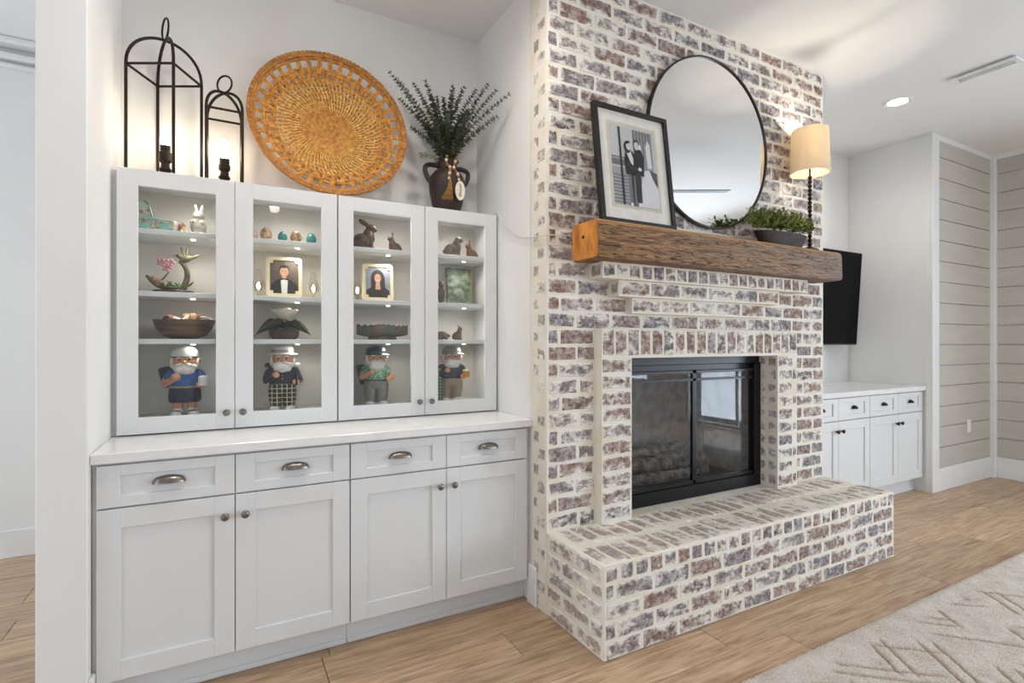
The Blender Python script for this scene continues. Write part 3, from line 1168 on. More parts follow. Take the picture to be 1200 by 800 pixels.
# carved lines: broken pairs of strokes in two diagonal directions
rq = random.Random(5)
for a_deg, sp in ((136, .17), (52, .2)):
    a = math.radians(a_deg)
    ca, sa = math.cos(a), math.sin(a)
    U = GX * ca + GY * sa
    V = -GX * sa + GY * ca
    k0, k1 = int(V.min() / sp) - 1, int(V.max() / sp) + 1
    for k in range(k0, k1 + 1):
        u = U.min() + rq.uniform(0, .6)
        while u < U.max():
            L = rq.uniform(.2, .42)
            for dv in ((0, .06) if rq.random() < .5 else (0,)):
                d = np.abs(V - (k * sp + dv) - .012 * np.sin(U * 5 + k))
                m_ = np.exp(-(d / .0072) ** 2) * (1 / (1 + np.exp(-(U - u) * 120))) * (1 / (1 + np.exp((U - u - L) * 120)))
                groove = np.maximum(groove, m_)
            u += L + rq.uniform(.12, .4)
edge = np.minimum.reduce([GX - RX0, RX1 - GX, GY - RY0, RY1 - GY])
groove = groove * np.clip((edge - .09) / .03, 0, 1)
H = .017 + rg.uniform(-.0022, .0022, GX.shape) - .009 * groove
H = np.where(edge < .001, .001, np.where(edge < .02, H - .004, H))
rv = np.stack([GX + rg.uniform(-.003, .003, GX.shape), GY + rg.uniform(-.003, .003, GX.shape), H], -1).reshape(-1, 3)
ii = (np.arange(ny_ - 1)[:, None] * nx_ + np.arange(nx_ - 1)[None, :]).reshape(-1)
rf = np.stack([ii, ii + 1, ii + nx_ + 1, ii + nx_], -1)
me = bpy.data.meshes.new('area_rug')
me.from_pydata(rv.tolist(), [], rf.tolist())
at = me.attributes.new('carved', 'FLOAT', 'POINT')
at.data.foreach_set('value', groove.reshape(-1).astype('f'))
for p in me.polygons:
    p.use_smooth = True
t = NT('rug_pile')
ca_ = t.n('Attribute')
ca_.attribute_name = 'carved'
n1 = t.noise(t.pos(), 160, 3, .7)
n2 = t.noise(t.pos(), 9, 3, .6)
c = t.ramp(t.math('ADD', t.math('MULTIPLY', n1, .7), t.math('MULTIPLY', n2, .3)), [(.35, lin('#b3a597')), (.5, lin('#d4cac0')), (.68, lin('#e9e4df'))])
c = t.mix(t.math('MULTIPLY', ca_.outputs['Fac'], .95), c, lin('#a48b72'))
t.base(c, .98)
t.bump(n1, .8, .006)
me.materials.append(t.m)
rug = bpy.data.objects.new('area_rug', me)
COL.objects.link(rug)
tag(rug, 'pale beige tufted area rug with carved line pattern on the floor', 'rug')

# ------------------------------------------------------------------ mirror
mir = thing('round_mirror', 'large round mirror in thin black frame on the brick chimney', 'mirror', (2.447, 2.1, 2.43))
r0 = .486
MB().ring([(r0 * math.cos(2 * PI * i / 96), r0 * math.sin(2 * PI * i / 96)) for i in range(96)], [((r0 - .009) * math.cos(2 * PI * i / 96), (r0 - .009) * math.sin(2 * PI * i / 96)) for i in range(96)], -.012, .012).build('frame', M_black, mir, 40, local=True)
t = NT('mirror_silver')
t.base((.82, .83, .84, 1), .0, 1.0)
MB().prism([((r0 - .009) * math.cos(2 * PI * i / 96), (r0 - .009) * math.sin(2 * PI * i / 96)) for i in range(96)], -.005, .008).build('glass', t.m, mir, smooth=0, local=True)

# ------------------------------------------------------------------ framed black and white photograph on the mantel
W2, HP2 = .238, .60
lean = math.atan2(.075, .6)
pf = thing('picture_frame', 'black framed black-and-white photograph of a couple leaning on the mantel', 'picture frame', (1.80, 1.962, MZ1 + .0045), (-lean, 0, 0))
rect = lambda a, b, c, d: [(a, c), (b, c), (b, d), (a, d)]
MB().ring(rect(-W2, W2, 0, HP2), rect(-W2 + .022, W2 - .022, .022, HP2 - .022), 0, .028).build('frame', M_black, pf, smooth=0, local=True)
MB().box(-W2 + .01, W2 - .01, .02, .026, .01, HP2 - .01).build('backing', M_black, pf, smooth=0, local=True)
mt = MB().box(-W2 + .021, W2 - .021, .014, .02, .021, HP2 - .021).build('mat_board', mat('mat_white', '#f0ece4', '#e9e4da', .8), pf, smooth=0, local=True)
MB().ring(rect(-.16, .16, .085, HP2 - .075), rect(-.145, .145, .1, HP2 - .09), .0125, .0145).build('bevel', mat('mat_cream', '#dcd3c0', '#d5ccb9', .8), pf, smooth=0, local=True)
GR = {}


def grey(v_):
    k = 'print_%02d' % v_
    h = '#%02x%02x%02x' % (v_, v_, min(255, v_ + 2))
    return mat(k, h, '#%02x%02x%02x' % (max(0, v_ - 14), max(0, v_ - 14), max(0, v_ - 13)), .6, scale=120)


pr_ = MB().prism(rect(-.145, .145, .1, HP2 - .09), .0120, .0135).build('photograph', grey(205), pf, smooth=0, local=True)
_lay = [.0118]


def ink(pts, v_, parent=None, step=.0001, m=None, name='print', sc=None):
    """one flat printed shape of the photograph (XZ outline)"""
    _lay[0] -= step
    return MB().prism(pts, _lay[0], _lay[0] + .0003).build(name, m or grey(v_), parent or pr_, smooth=0, local=True)


ink(rect(-.145, .145, .1, .29), 168)
for i in range(9):
    z_ = .11 + .017 * i
    ink([(-.145, z_), (-.05, z_), (-.05, z_ + .005), (-.145, z_ + .005)], 110)
ink(rect(-.145, -.06, .3, .345), 120)
ink(rect(-.145, -.06, .33, .338), 170)
ink(rect(.0, .125, .28, .5), 150)
for i in range(6):
    x = .004 + .02 * i
    ink(rect(x, x + .006, .36, .5), 105)
ink([(.02, .36), (.05, .36), (.05, .42), (.035, .45), (.02, .42)], 235)
ink([(.085, .31), (.115, .31), (.11, .44), (.095, .46), (.08, .42)], 225)
ink([(.01, .1), (.145, .1), (.145, .2), (.09, .3), (.05, .29)], 226)
ink([(.1, .3), (.145, .29), (.145, .22), (.12, .25)], 90)
ink(rect(-.092, -.08, .1, .5), 40)
# woman: hair, face, scarf, coat, trousers; man: hair, face, coat, trousers
ink([(-.045, .1), (-.005, .1), (.012, .29), (-.045, .29)], 120)
ink([(-.028, .1), (-.02, .1), (-.01, .28), (-.03, .28)], 60)
ink([(-.005, .12), (.03, .12), (.035, .3), (-.005, .3)], 45)
ink([(-.06, .26), (.0, .255), (.012, .36), (-.015, .385), (-.055, .38), (-.066, .33)], 32)
ink([(.0, .27), (.055, .26), (.065, .36), (.045, .4), (.015, .4), (-.005, .35)], 28)
ink([(-.05, .375), (-.025, .32), (-.01, .31), (-.008, .345), (-.025, .39)], 215)
ink(ellipse_pts(-.041, .401, .021, .032, 18), 36)
ink(ellipse_pts(-.033, .408, .0155, .022, 18), 205)
ink([(-.05, .43), (-.03, .437), (-.018, .425), (-.03, .424), (-.042, .415)], 36)
for ex_, ez_ in ((-.038, .411), (-.028, .411), (.014, .421), (.024, .421)):
    ink(ellipse_pts(ex_, ez_, .0022, .0014, 8), 40)
ink([(-.038, .399), (-.028, .399), (-.03, .396), (-.036, .396)], 245)
ink(ellipse_pts(.021, .43, .018, .018, 18), 38)
ink(ellipse_pts(.019, .416, .0155, .022, 18), 200)
ink([(.014, .407), (.024, .407), (.022, .404), (.016, .404)], 245)
ink([(-.058, .3), (-.02, .285), (.03, .288), (.03, .302), (-.02, .3), (-.055, .33)], 50)
ink(ellipse_pts(.03, .295, .012, .01, 12), 215)
ink([(-.048, .098), (-.032, .098), (-.03, .112), (-.048, .115)], 230)
ink([(.002, .098), (.018, .098), (.02, .112), (.004, .115)], 235)
MB().box(-W2 + .021, W2 - .021, .007, .009, .021, HP2 - .021).build('glazing', glass('picture_glass', (.97, .97, .97, 1), .5), pf, smooth=0, local=True)

# ------------------------------------------------------------------ table lamp on the mantel
LX, LY = 3.207, 1.99
lamp = thing('table_lamp', 'table lamp with dark bobbin stem and lit linen drum shade', 'lamp', (LX, LY, MZ1 + .001))
MB().lathe([(0, 0), (.05, 0), (.05, .008), (.044, .014), (.03, .02), (.012, .03), (.0, .031)], 28, (LX, LY, MZ1 + .001)).build('base', M_dark, lamp)
prof = []
zz = .028
while zz < .455:
    for k, r_ in enumerate((.005, .0115, .0125, .0115)):
        prof.append((r_, zz + .0065 * k))
    zz += .026
MB().lathe([(.006, .0)] + prof + [(.005, zz), (.005, .6)], 14, (LX, LY, MZ1 + .001)).build('stem', M_dark, lamp, 60)
t = NT('linen_shade')
t.t.nodes.remove(t.b)
df = t.n('BsdfDiffuse')
tl = t.n('BsdfTranslucent')
nn = t.noise(t.vmul(t.coord('Object'), (1, 1, 6)), 90, 3)
cc = t.ramp(nn, [(.35, lin('#e8dac0')), (.65, lin('#f4e9d6'))])
t.t.links.new(cc, df.inputs[0])
t.t.links.new(cc, tl.inputs[0])
mx = t.n('MixShader')
mx.inputs[0].default_value = .38
t.t.links.new(df.outputs[0], mx.inputs[1])
t.t.links.new(tl.outputs[0], mx.inputs[2])
t.t.links.new(mx.outputs[0], t.out.inputs[0])
zs0, zs1 = 2.345, 2.615
sh = MB()
N = 48
vs, fs = [], []
for (r_, z_) in ((.112, zs0), (.104, zs1), (.102, zs1), (.110, zs0)):
    for k in range(N):
        vs.append((LX + r_ * math.cos(2 * PI * k / N), LY + r_ * math.sin(2 * PI * k / N), z_))
for i in range(4):
    for k in range(N):
        fs.append((i * N + k, i * N + (k + 1) % N, ((i + 1) % 4) * N + (k + 1) % N, ((i + 1) % 4) * N + k))
sh.add(vs, fs).build('shade', t.m, lamp)
sp = MB()
for k in range(3):
    a = 2 * PI * k / 3 + .5
    sp.tube([(LX, LY, zs1 - .02), (LX + .103 * math.cos(a), LY + .103 * math.sin(a), zs1 - .008)], .002, 6)
sp.lathe([(0, zs1 - .03), (.012, zs1 - .03), (.012, zs1 - .012), (.006, zs1 - .005), (.008, zs1 + .005), (0, zs1 + .012)], 14, (LX, LY, 0))
sp.build('spider', M_dark, lamp)
M_bulbL = emit('lamp_bulb', (1, .88, .72, 1), 1500)
MB().ell((LX, LY, 2.53), (.009, .009, .011), nu=20, nv=12).build('bulb', M_bulbL, lamp)
MB().lathe([(.013, 2.44), (.016, 2.45), (.016, 2.49), (.006, 2.5), (.006, 2.521)], 14, (LX, LY, 0)).build('socket', M_dark, lamp)

# ------------------------------------------------------------------ planter on the mantel
PX, PY, PZ = 2.915, 1.985, MZ1 + .001
pl = thing('planter', 'oval dark metal planter of small green leafy plants on the mantel', 'planter', (PX, PY, PZ))
MB().lathe([(.0, 0), (.74, 0), (.8, .01), (.97, .068), (1.0, .075), (.95, .073), (.93, .062), (0, .062)], 40, (PX, PY, PZ), .235, .068).build('bowl', mat('planter_rust', '#382720', '#211814', .7, .0, scale=25), pl, 30)
fo = MB()
rq = random.Random(9)


def leafquad(mb, c, d, up, L, W_):
    """small pointed oval leaf from c along d"""
    d = Vector(d).normalized()
    s = d.cross(Vector(up))
    if s.length < 1e-4:
        s = d.orthogonal()
    s.normalize()
    n_ = s.cross(d)
    c = Vector(c)
    ps = [c, c + d * L * .3 + s * W_ * .5 + n_ * L * .05, c + d * L * .7 + s * W_ * .42 + n_ * L * .08, c + d * L, c + d * L * .7 - s * W_ * .42 + n_ * L * .08, c + d * L * .3 - s * W_ * .5 + n_ * L * .05, c + d * L * .5 - n_ * L * .04]
    mb.add(ps, [(0, 1, 6), (1, 2, 6), (2, 3, 6), (3, 4, 6), (4, 5, 6), (5, 0, 6)])


for i in range(230):
    a = rq.uniform(0, 2 * PI)
    q = math.sqrt(rq.random())
    bx_, by_ = PX + .235 * q * math.cos(a), PY - .008 + .06 * q * math.sin(a)
    top = Vector((bx_ + rq.uniform(-.05, .05) + (bx_ - PX) * .25, max(1.87, by_ + rq.uniform(-.05, .03)), PZ + .1 + rq.uniform(.03, .125) * (1.1 - .4 * q)))
    for k in range(9):
        d = Vector((rq.uniform(-1, 1), rq.uniform(-1, .6), rq.uniform(-.2, .9)))
        c = Vector((bx_, by_, PZ + .08)).lerp(top, rq.uniform(.35, 1))
        c.x = min(c.x, 3.165)
        if c.y + .02 > YC - .02:
            c.y = YC - .04
        leafquad(fo, c, d, (0, 0, 1), rq.uniform(.018, .03), rq.uniform(.011, .017))
for i in range(40):
    t_ = rq.random()
    c = Vector((PX - .24 - .1 * t_, PY - .02 + rq.uniform(-.02, .02), PZ + .085 + .035 * math.sin(t_ * 2) + rq.uniform(-.012, .012)))
    leafquad(fo, c, (rq.uniform(-1, .3), rq.uniform(-1, .3), rq.uniform(-.4, .6)), (0, 0, 1), .024, .012)
o = fo.build('foliage', M_box, pl, 60)
tag(o, kind='stuff')
MB().tube([(PX - .2, PY, PZ + .085), (PX - .28, PY - .015, PZ + .12), (PX - .345, PY - .02, PZ + .11)], .002, 5).build('stem', M_stem, pl)

# white cord from the cabinet top to the mantel
cp = [(1.31, 2.74, 2.008), (1.325, 2.66, 2.01), (1.3385, 2.6, 2.012), (1.3385, 2.56, 1.96), (1.3385, 2.46, 1.885), (1.339, 2.36, 1.835), (1.338, 2.27, 1.818), (1.336, 2.2, 1.808), (1.336, 2.13, 1.803), (1.338, 2.107, 1.803), (1.36, 2.104, 1.803), (1.42, 2.106, 1.808), (1.486, 2.106, 1.812)]
P_ = [Vector(p) for p in cp]
path = []
for i in range(len(P_) - 1):
    p0, p1, p2, p3 = P_[max(i - 1, 0)], P_[i], P_[i + 1], P_[min(i + 2, len(P_) - 1)]
    for k in range(5):
        t_ = k / 5
        path.append(.5 * ((2 * p1) + (p2 - p0) * t_ + (2 * p0 - 5 * p1 + 4 * p2 - p3) * t_ ** 2 + (3 * p1 - p0 - 3 * p2 + p3) * t_ ** 3))
tag(MB().tube(path, .0028, 6).build('power_cord', M_cordw), 'thin white power cord hanging from cabinet top across to the mantel', 'cord')

# ------------------------------------------------------------------ lantern lamps on top of the display cabinet
M_bulb = emit('edison_bulb', (1, .82, .6, 1), 24)


def lantern(label, c, s, zb, za, rz, ring_r, rw, socket_h, bulb_z):
    t = thing('lantern_lamp', label, 'lamp', (c[0], c[1], ZU1 + .001), (0, 0, rz))
    hs = s / 2
    r = .0064
    zb -= ZU1
    za -= ZU1
    cor = [(-hs, -hs), (hs, -hs), (hs, hs), (-hs, hs)]
    for (x, y) in cor:
        MB().tube([(x, y, 0), (x, y, zb)], r, 8).build('leg', M_dark, t, local=True)
    for a, b_ in ((0, 2), (1, 3)):
        (xa, ya), (xb, yb) = cor[a], cor[b_]
        pts = []
        for i in range(25):
            th = PI * i / 24
            k = (1 - math.cos(th)) / 2
            pts.append((xa + (xb - xa) * k, ya + (yb - ya) * k, zb + (za - zb) * math.sin(th) ** .9))
        MB().tube(pts, r, 8).build('arch', M_dark, t, local=True)
    for i in range(4):
        (xa, ya), (xb, yb) = cor[i], cor[(i + 1) % 4]
        MB().tube([(xa, ya, zb), (xb, yb, zb)], r * .85, 8).build('crossbar', M_dark, t, local=True)
    rp = [(rw * math.cos(2 * PI * i / 28) * .77, rw * math.cos(2 * PI * i / 28) * -.64, za + ring_r + .004 + ring_r * math.sin(2 * PI * i / 28)) for i in range(28)]
    MB().tube(rp, .0042, 8, closed=True).build('ring', M_dark, t, local=True)
    MB().lathe([(.0, 0), (.042, 0), (.042, .006), (.034, .01), (.02, .02), (.018, .034), (.026, .044), (.018, .056), (.016, .072), (.024, .082), (.024, socket_h - .03), (.02, socket_h - .026), (.02, socket_h), (0, socket_h)], 20).build('socket', M_dark, t, local=True)
    MB().lathe([(.0, socket_h), (.011, socket_h), (.017, socket_h + .03), (.019, socket_h + .055), (.012, socket_h + .085), (0, socket_h + .097)], 16).build('bulb', M_bulb, t, local=True)
    return t


lantern('tall dark metal arched lantern frame lamp with lit bulb', (-.222, 2.758), .2, 2.463, 2.615, -math.radians(28.7), .046, .04, .15, 2.2)
lantern('short dark metal arched lantern frame lamp beside the wicker tray', (.006, 2.757), .142, 2.333, 2.435, 0, .038, .038, .13, 2.15)

# ------------------------------------------------------------------ woven wicker tray
bk = thing('wicker_tray', 'big round woven wicker tray leaning on the wall above cabinet', 'tray', (.475, 2.66, ZU1 + .011), (-math.radians(10.5), 0, 0))
RB = .38


def bp(r_, a, lift=0.0):
    """point of the shallow dish: local XZ disc standing on its rim, rim bent towards the viewer (-Y)"""
    dish = .125 * (1 - (r_ / RB) ** 1.5)
    return (r_ * math.cos(a), dish - lift, RB + r_ * math.sin(a))


ce = MB()
for k in range(17):
    r_ = .008 + .0072 * k
    n = max(12, int(r_ * 420))
    ce.tube([bp(r_, 2 * PI * i / n, .0025 * math.sin(i * PI + k * PI)) for i in range(n)], .0046, 5, closed=True)
ce.build('centre_coil', M_rope, bk, 60, local=True)
wv = MB()
for k in range(6):
    r_ = .136 + .023 * k
    n = 72
    wv.tube([bp(r_, 2 * PI * i / n, .005 * math.sin(i * PI / 2 + k)) for i in range(n)], .0042, 5, closed=True)
for sgn in (-1, 1):
    for i in range(72):
        a0 = 2 * PI * i / 72
        wv.tube([bp(.125 + .135 * t_ / 6, a0 + sgn * .22 * t_ / 6, sgn * .004 + .004 * math.sin(t_ * 2.5)) for t_ in range(7)], .0042, 5)
wv.build('woven_band', M_rope2, bk, 60, local=True)
ow = MB()
NS = 40
for i in range(NS):
    a0 = 2 * PI * i / NS
    for da in (-.016, .016):
        ow.tube([bp(.25 + .11 * t_ / 5, a0 + da + .02 * math.sin(t_ * 1.3), .002 + .003 * math.sin(t_ + i)) for t_ in range(6)], .0058, 5)
for sgn in (-1, 1):
    for i in range(NS):
        a0 = 2 * PI * (i + .5) / NS
        ow.tube([bp(.25 + .06 * t_ / 4, a0 + sgn * .075 * (t_ / 4 - .5), .004 * sgn) for t_ in range(5)], .0045, 5)
for k, r_ in enumerate((.256, .262, .288, .294, .305, .311)):
    ow.tube([bp(r_, 2 * PI * i / 120, .006 * math.sin(i * PI / 3 + k * 2)) for i in range(120)], .0048, 5, closed=True)
ow.build('open_weave', M_rope, bk, 60, local=True)
rm = MB()
for r_, l_, q in ((.35, .0, .008), (.362, .004, .0095), (.374, -.001, .009), (.37, -.012, .007)):
    rm.tube([bp(r_, 2 * PI * i / 120, l_ + .0015 * math.sin(i * 1.3)) for i in range(120)], q, 6, closed=True)
for i in range(110):
    a = 2 * PI * i / 110
    rm.tube([bp(.344, a, .003), bp(.362, a + .02, .013), bp(.38, a + .04, .004)], .0035, 4)
rm.build('rim', mat('wicker_rim', '#cb8b40', '#96602a', .6, scale=50), bk, 60, local=True)

# ------------------------------------------------------------------ clay jug with eucalyptus and a bead garland
JX, JY, JZ = 1.092, 2.745, ZU1 + .001
jug = thing('clay_jug', 'dark brown two-handled clay jug on top of the display cabinet', 'jug', (JX, JY, JZ))
MB().lathe([(0, 0), (.066, 0), (.072, .008), (.085, .06), (.097, .12), (.1, .165), (.092, .205), (.072, .232), (.055, .245), (.05, .262), (.056, .285), (.066, .295), (.062, .298), (.05, .285), (.046, .262), (0, .25)], 40, (JX, JY, JZ)).build('body', M_jug, jug, 50)
for s in (-1, 1):
    pts = bez((JX + s * .05, JY, JZ + .262), (JX + s * .15, JY - .0, JZ + .275), (JX + s * .122, JY, JZ + .21), 8) + bez((JX + s * .122, JY, JZ + .21), (JX + s * .112, JY, JZ + .18), (JX + s * .095, JY, JZ + .168), 5)[1:]
    MB().tube(pts, .0125, 10).build('handle', M_jug, jug, 60)

rq = random.Random(21)
TIPS = [(.765, 2.72, 2.70), (.79, 2.66, 2.64), (.84, 2.78, 2.60), (.90, 2.74, 2.68), (.95, 2.70, 2.69), (1.0, 2.66, 2.60), (1.02, 2.80, 2.66), (1.07, 2.74, 2.64), (1.10, 2.68, 2.62), (1.15, 2.80, 2.74), (1.17, 2.70, 2.70), (1.21, 2.62, 2.67), (1.23, 2.78, 2.62), (1.27, 2.60, 2.70), (1.28, 2.52, 2.64), (1.30, 2.42, 2.58), (1.26, 2.48, 2.48), (1.18, 2.58, 2.54), (.92, 2.62, 2.54), (.87, 2.68, 2.42), (1.04, 2.60, 2.52), (1.12, 2.62, 2.46), (1.2, 2.7, 2.48), (.97, 2.78, 2.5)]
bun = thing('eucalyptus_bunch', 'bunch of dark green eucalyptus sprigs standing in the clay jug', 'foliage', (JX, JY, JZ + .27))
for i, tip in enumerate(TIPS):
    root = Vector((JX + rq.uniform(-.03, .03), JY + rq.uniform(-.03, .03), JZ + .262))
    tip = Vector(tip)
    midp = Vector((root.x + (tip.x - root.x) * .35, root.y + (tip.y - root.y) * .35, root.z + (tip.z - root.z) * .62))
    pts = bez(root, midp, tip, 26)
    sg = MB().tube(pts, [.0022 - .0012 * k / 26 for k in range(27)], 5).build('sprig', M_stem, bun)
    lf = MB()
    for k in range(4, 27):
        d = (pts[k] - pts[k - 1]).normalized()
        sd = d.orthogonal().normalized()
        a0 = k * 1.57 + rq.random()
        L = .034 - .016 * (k / 26)
        for s in (0, 1, 2, 3):
            m_ = Matrix.Rotation(a0 + s * PI / 2 + rq.uniform(-.3, .3), 3, d)
            dd = (m_ @ sd) + d * .45
            c = pts[k] + d * rq.uniform(-.006, .006)
            tipx = c + dd.normalized() * L
            if tipx.y > YA - .004 or tipx.x > XA1 - .004:
                continue
            leafquad(lf, c, dd, d, L * rq.uniform(.85, 1.2), L * .8)
    tag(lf.build('leaves', M_leaf, sg, 60), kind='stuff')
# low sprig curling out to the left
root = Vector((JX - .04, JY - .02, JZ + .28))
pts = bez(root, (JX - .1, JY - .05, JZ + .31), (JX - .17, JY - .05, JZ + .285), 14)
sg = MB().tube(pts, .0018, 5).build('sprig', M_stem, bun)
lf = MB()
for k in range(3, 15):
    d = (pts[k] - pts[k - 1]).normalized()
    for s in (-1, 1):
        leafquad(lf, pts[k], Vector((-.4, rq.uniform(-.5, .5), s)), (0, 1, 0), .019, .015)
tag(lf.build('leaves', M_leaf, sg, 60), kind='stuff')

gar = thing('bead_garland', 'wooden bead garland with jute tassel and oval tag hanging on jug', 'garland', (JX, JY - .12, JZ + .27))
M_bw = mat('bead_pale', '#e6d9c4', '#d8c8ae', .6)
M_bt = mat('bead_tan', '#a57648', '#8f6238', .6)
strands = []


def jug_front(z_):
    """front surface y of the jug at height z_ above its foot"""
    pr = [(0, .07), (.06, .085), (.12, .097), (.165, .1), (.205, .092), (.232, .072), (.262, .05), (.285, .056), (.3, .066)]
    for (a, ra), (b_, rb) in zip(pr[:-1], pr[1:]):
        if a <= z_ <= b_:
            return ra + (rb - ra) * (z_ - a) / (b_ - a)
    return .066


for s in (-1, 1):
    zs = [.298, .284, .270, .256, .242, .228, .214, .2, .186, .172]
    for k, z_ in enumerate(zs):
        x = s * (.022 * abs(math.cos(k / (len(zs) - 1) * PI)) ** .8 + .006)
        r_ = .0092 if k % 3 == 1 else .0078
        y = -math.sqrt(max(.0, jug_front(z_) ** 2 - x * x)) - r_ * .95
        if k == 0:
            y -= .004
        MB().ell((JX + x, JY + y, JZ + z_), (r_, r_, r_), nu=12, nv=8).build('bead', M_bw if k % 3 == 1 or k == 9 else M_bt, gar)
tz, ty = .165, -jug_front(.165) - .008
ts = MB()
for i in range(46):
    a = rq.uniform(0, 2 * PI)
    q = math.sqrt(rq.random())
    zend = .052 + rq.uniform(0, .014)
    yb_ = -jug_front(zend) - .012
    ts.tube([(JX - .026 + .005 * q * math.cos(a), JY + ty - .004 + .004 * q * math.sin(a), JZ + tz), (JX - .03 + .017 * q * math.cos(a), JY + ty - .008 + .007 * q * math.sin(a), JZ + .11), (JX - .038 + .037 * q * math.cos(a), JY + yb_ - .006 + .008 * q * math.sin(a), JZ + zend)], .0014, 4)
ts.build('tassel', mat('jute', '#b98d4e', '#93692f', .9, scale=80), gar, 60)
tgx, tgz = JX + .032, JZ + .11
tg = MB().prism([(tgx + .028 * math.cos(2 * PI * i / 32), tgz + .052 * math.sin(2 * PI * i / 32)) for i in range(32)], JY - .113, JY - .109).build('tag', mat('tag_wood', '#efe7d8', '#e5dbc8', .7), gar, 30)
tc = bpy.data.curves.new('lettering', 'FONT')
tc.body = 'Blessed'
tc.size = .023
tc.align_x = 'CENTER'
tc.align_y = 'CENTER'
tc.extrude = .0002
tc.shear = .25
to = bpy.data.objects.new('tmp_text', tc)
COL.objects.link(to)
dg = bpy.context.evaluated_depsgraph_get()
tm = bpy.data.meshes.new_from_object(to.evaluated_get(dg))
bpy.data.objects.remove(to)
tm.materials.append(M_shoe)
lt = bpy.data.objects.new('lettering', tm)
COL.objects.link(lt)
lt.parent = tg
lt.rotation_euler = (PI / 2, -PI / 2, 0)
lt.location = Vector((tgx, JY - .1133, tgz)) - ORG[gar.name]
lt['label'] = 'black script word on the oval tag'

# ------------------------------------------------------------------ shelf figurines


def sphere_part(name, parent, m, c, r, rot=None, nu=18, nv=12):
    return MB().ell(c, r, rot, nu, nv).build(name, m, parent, 60, local=True)


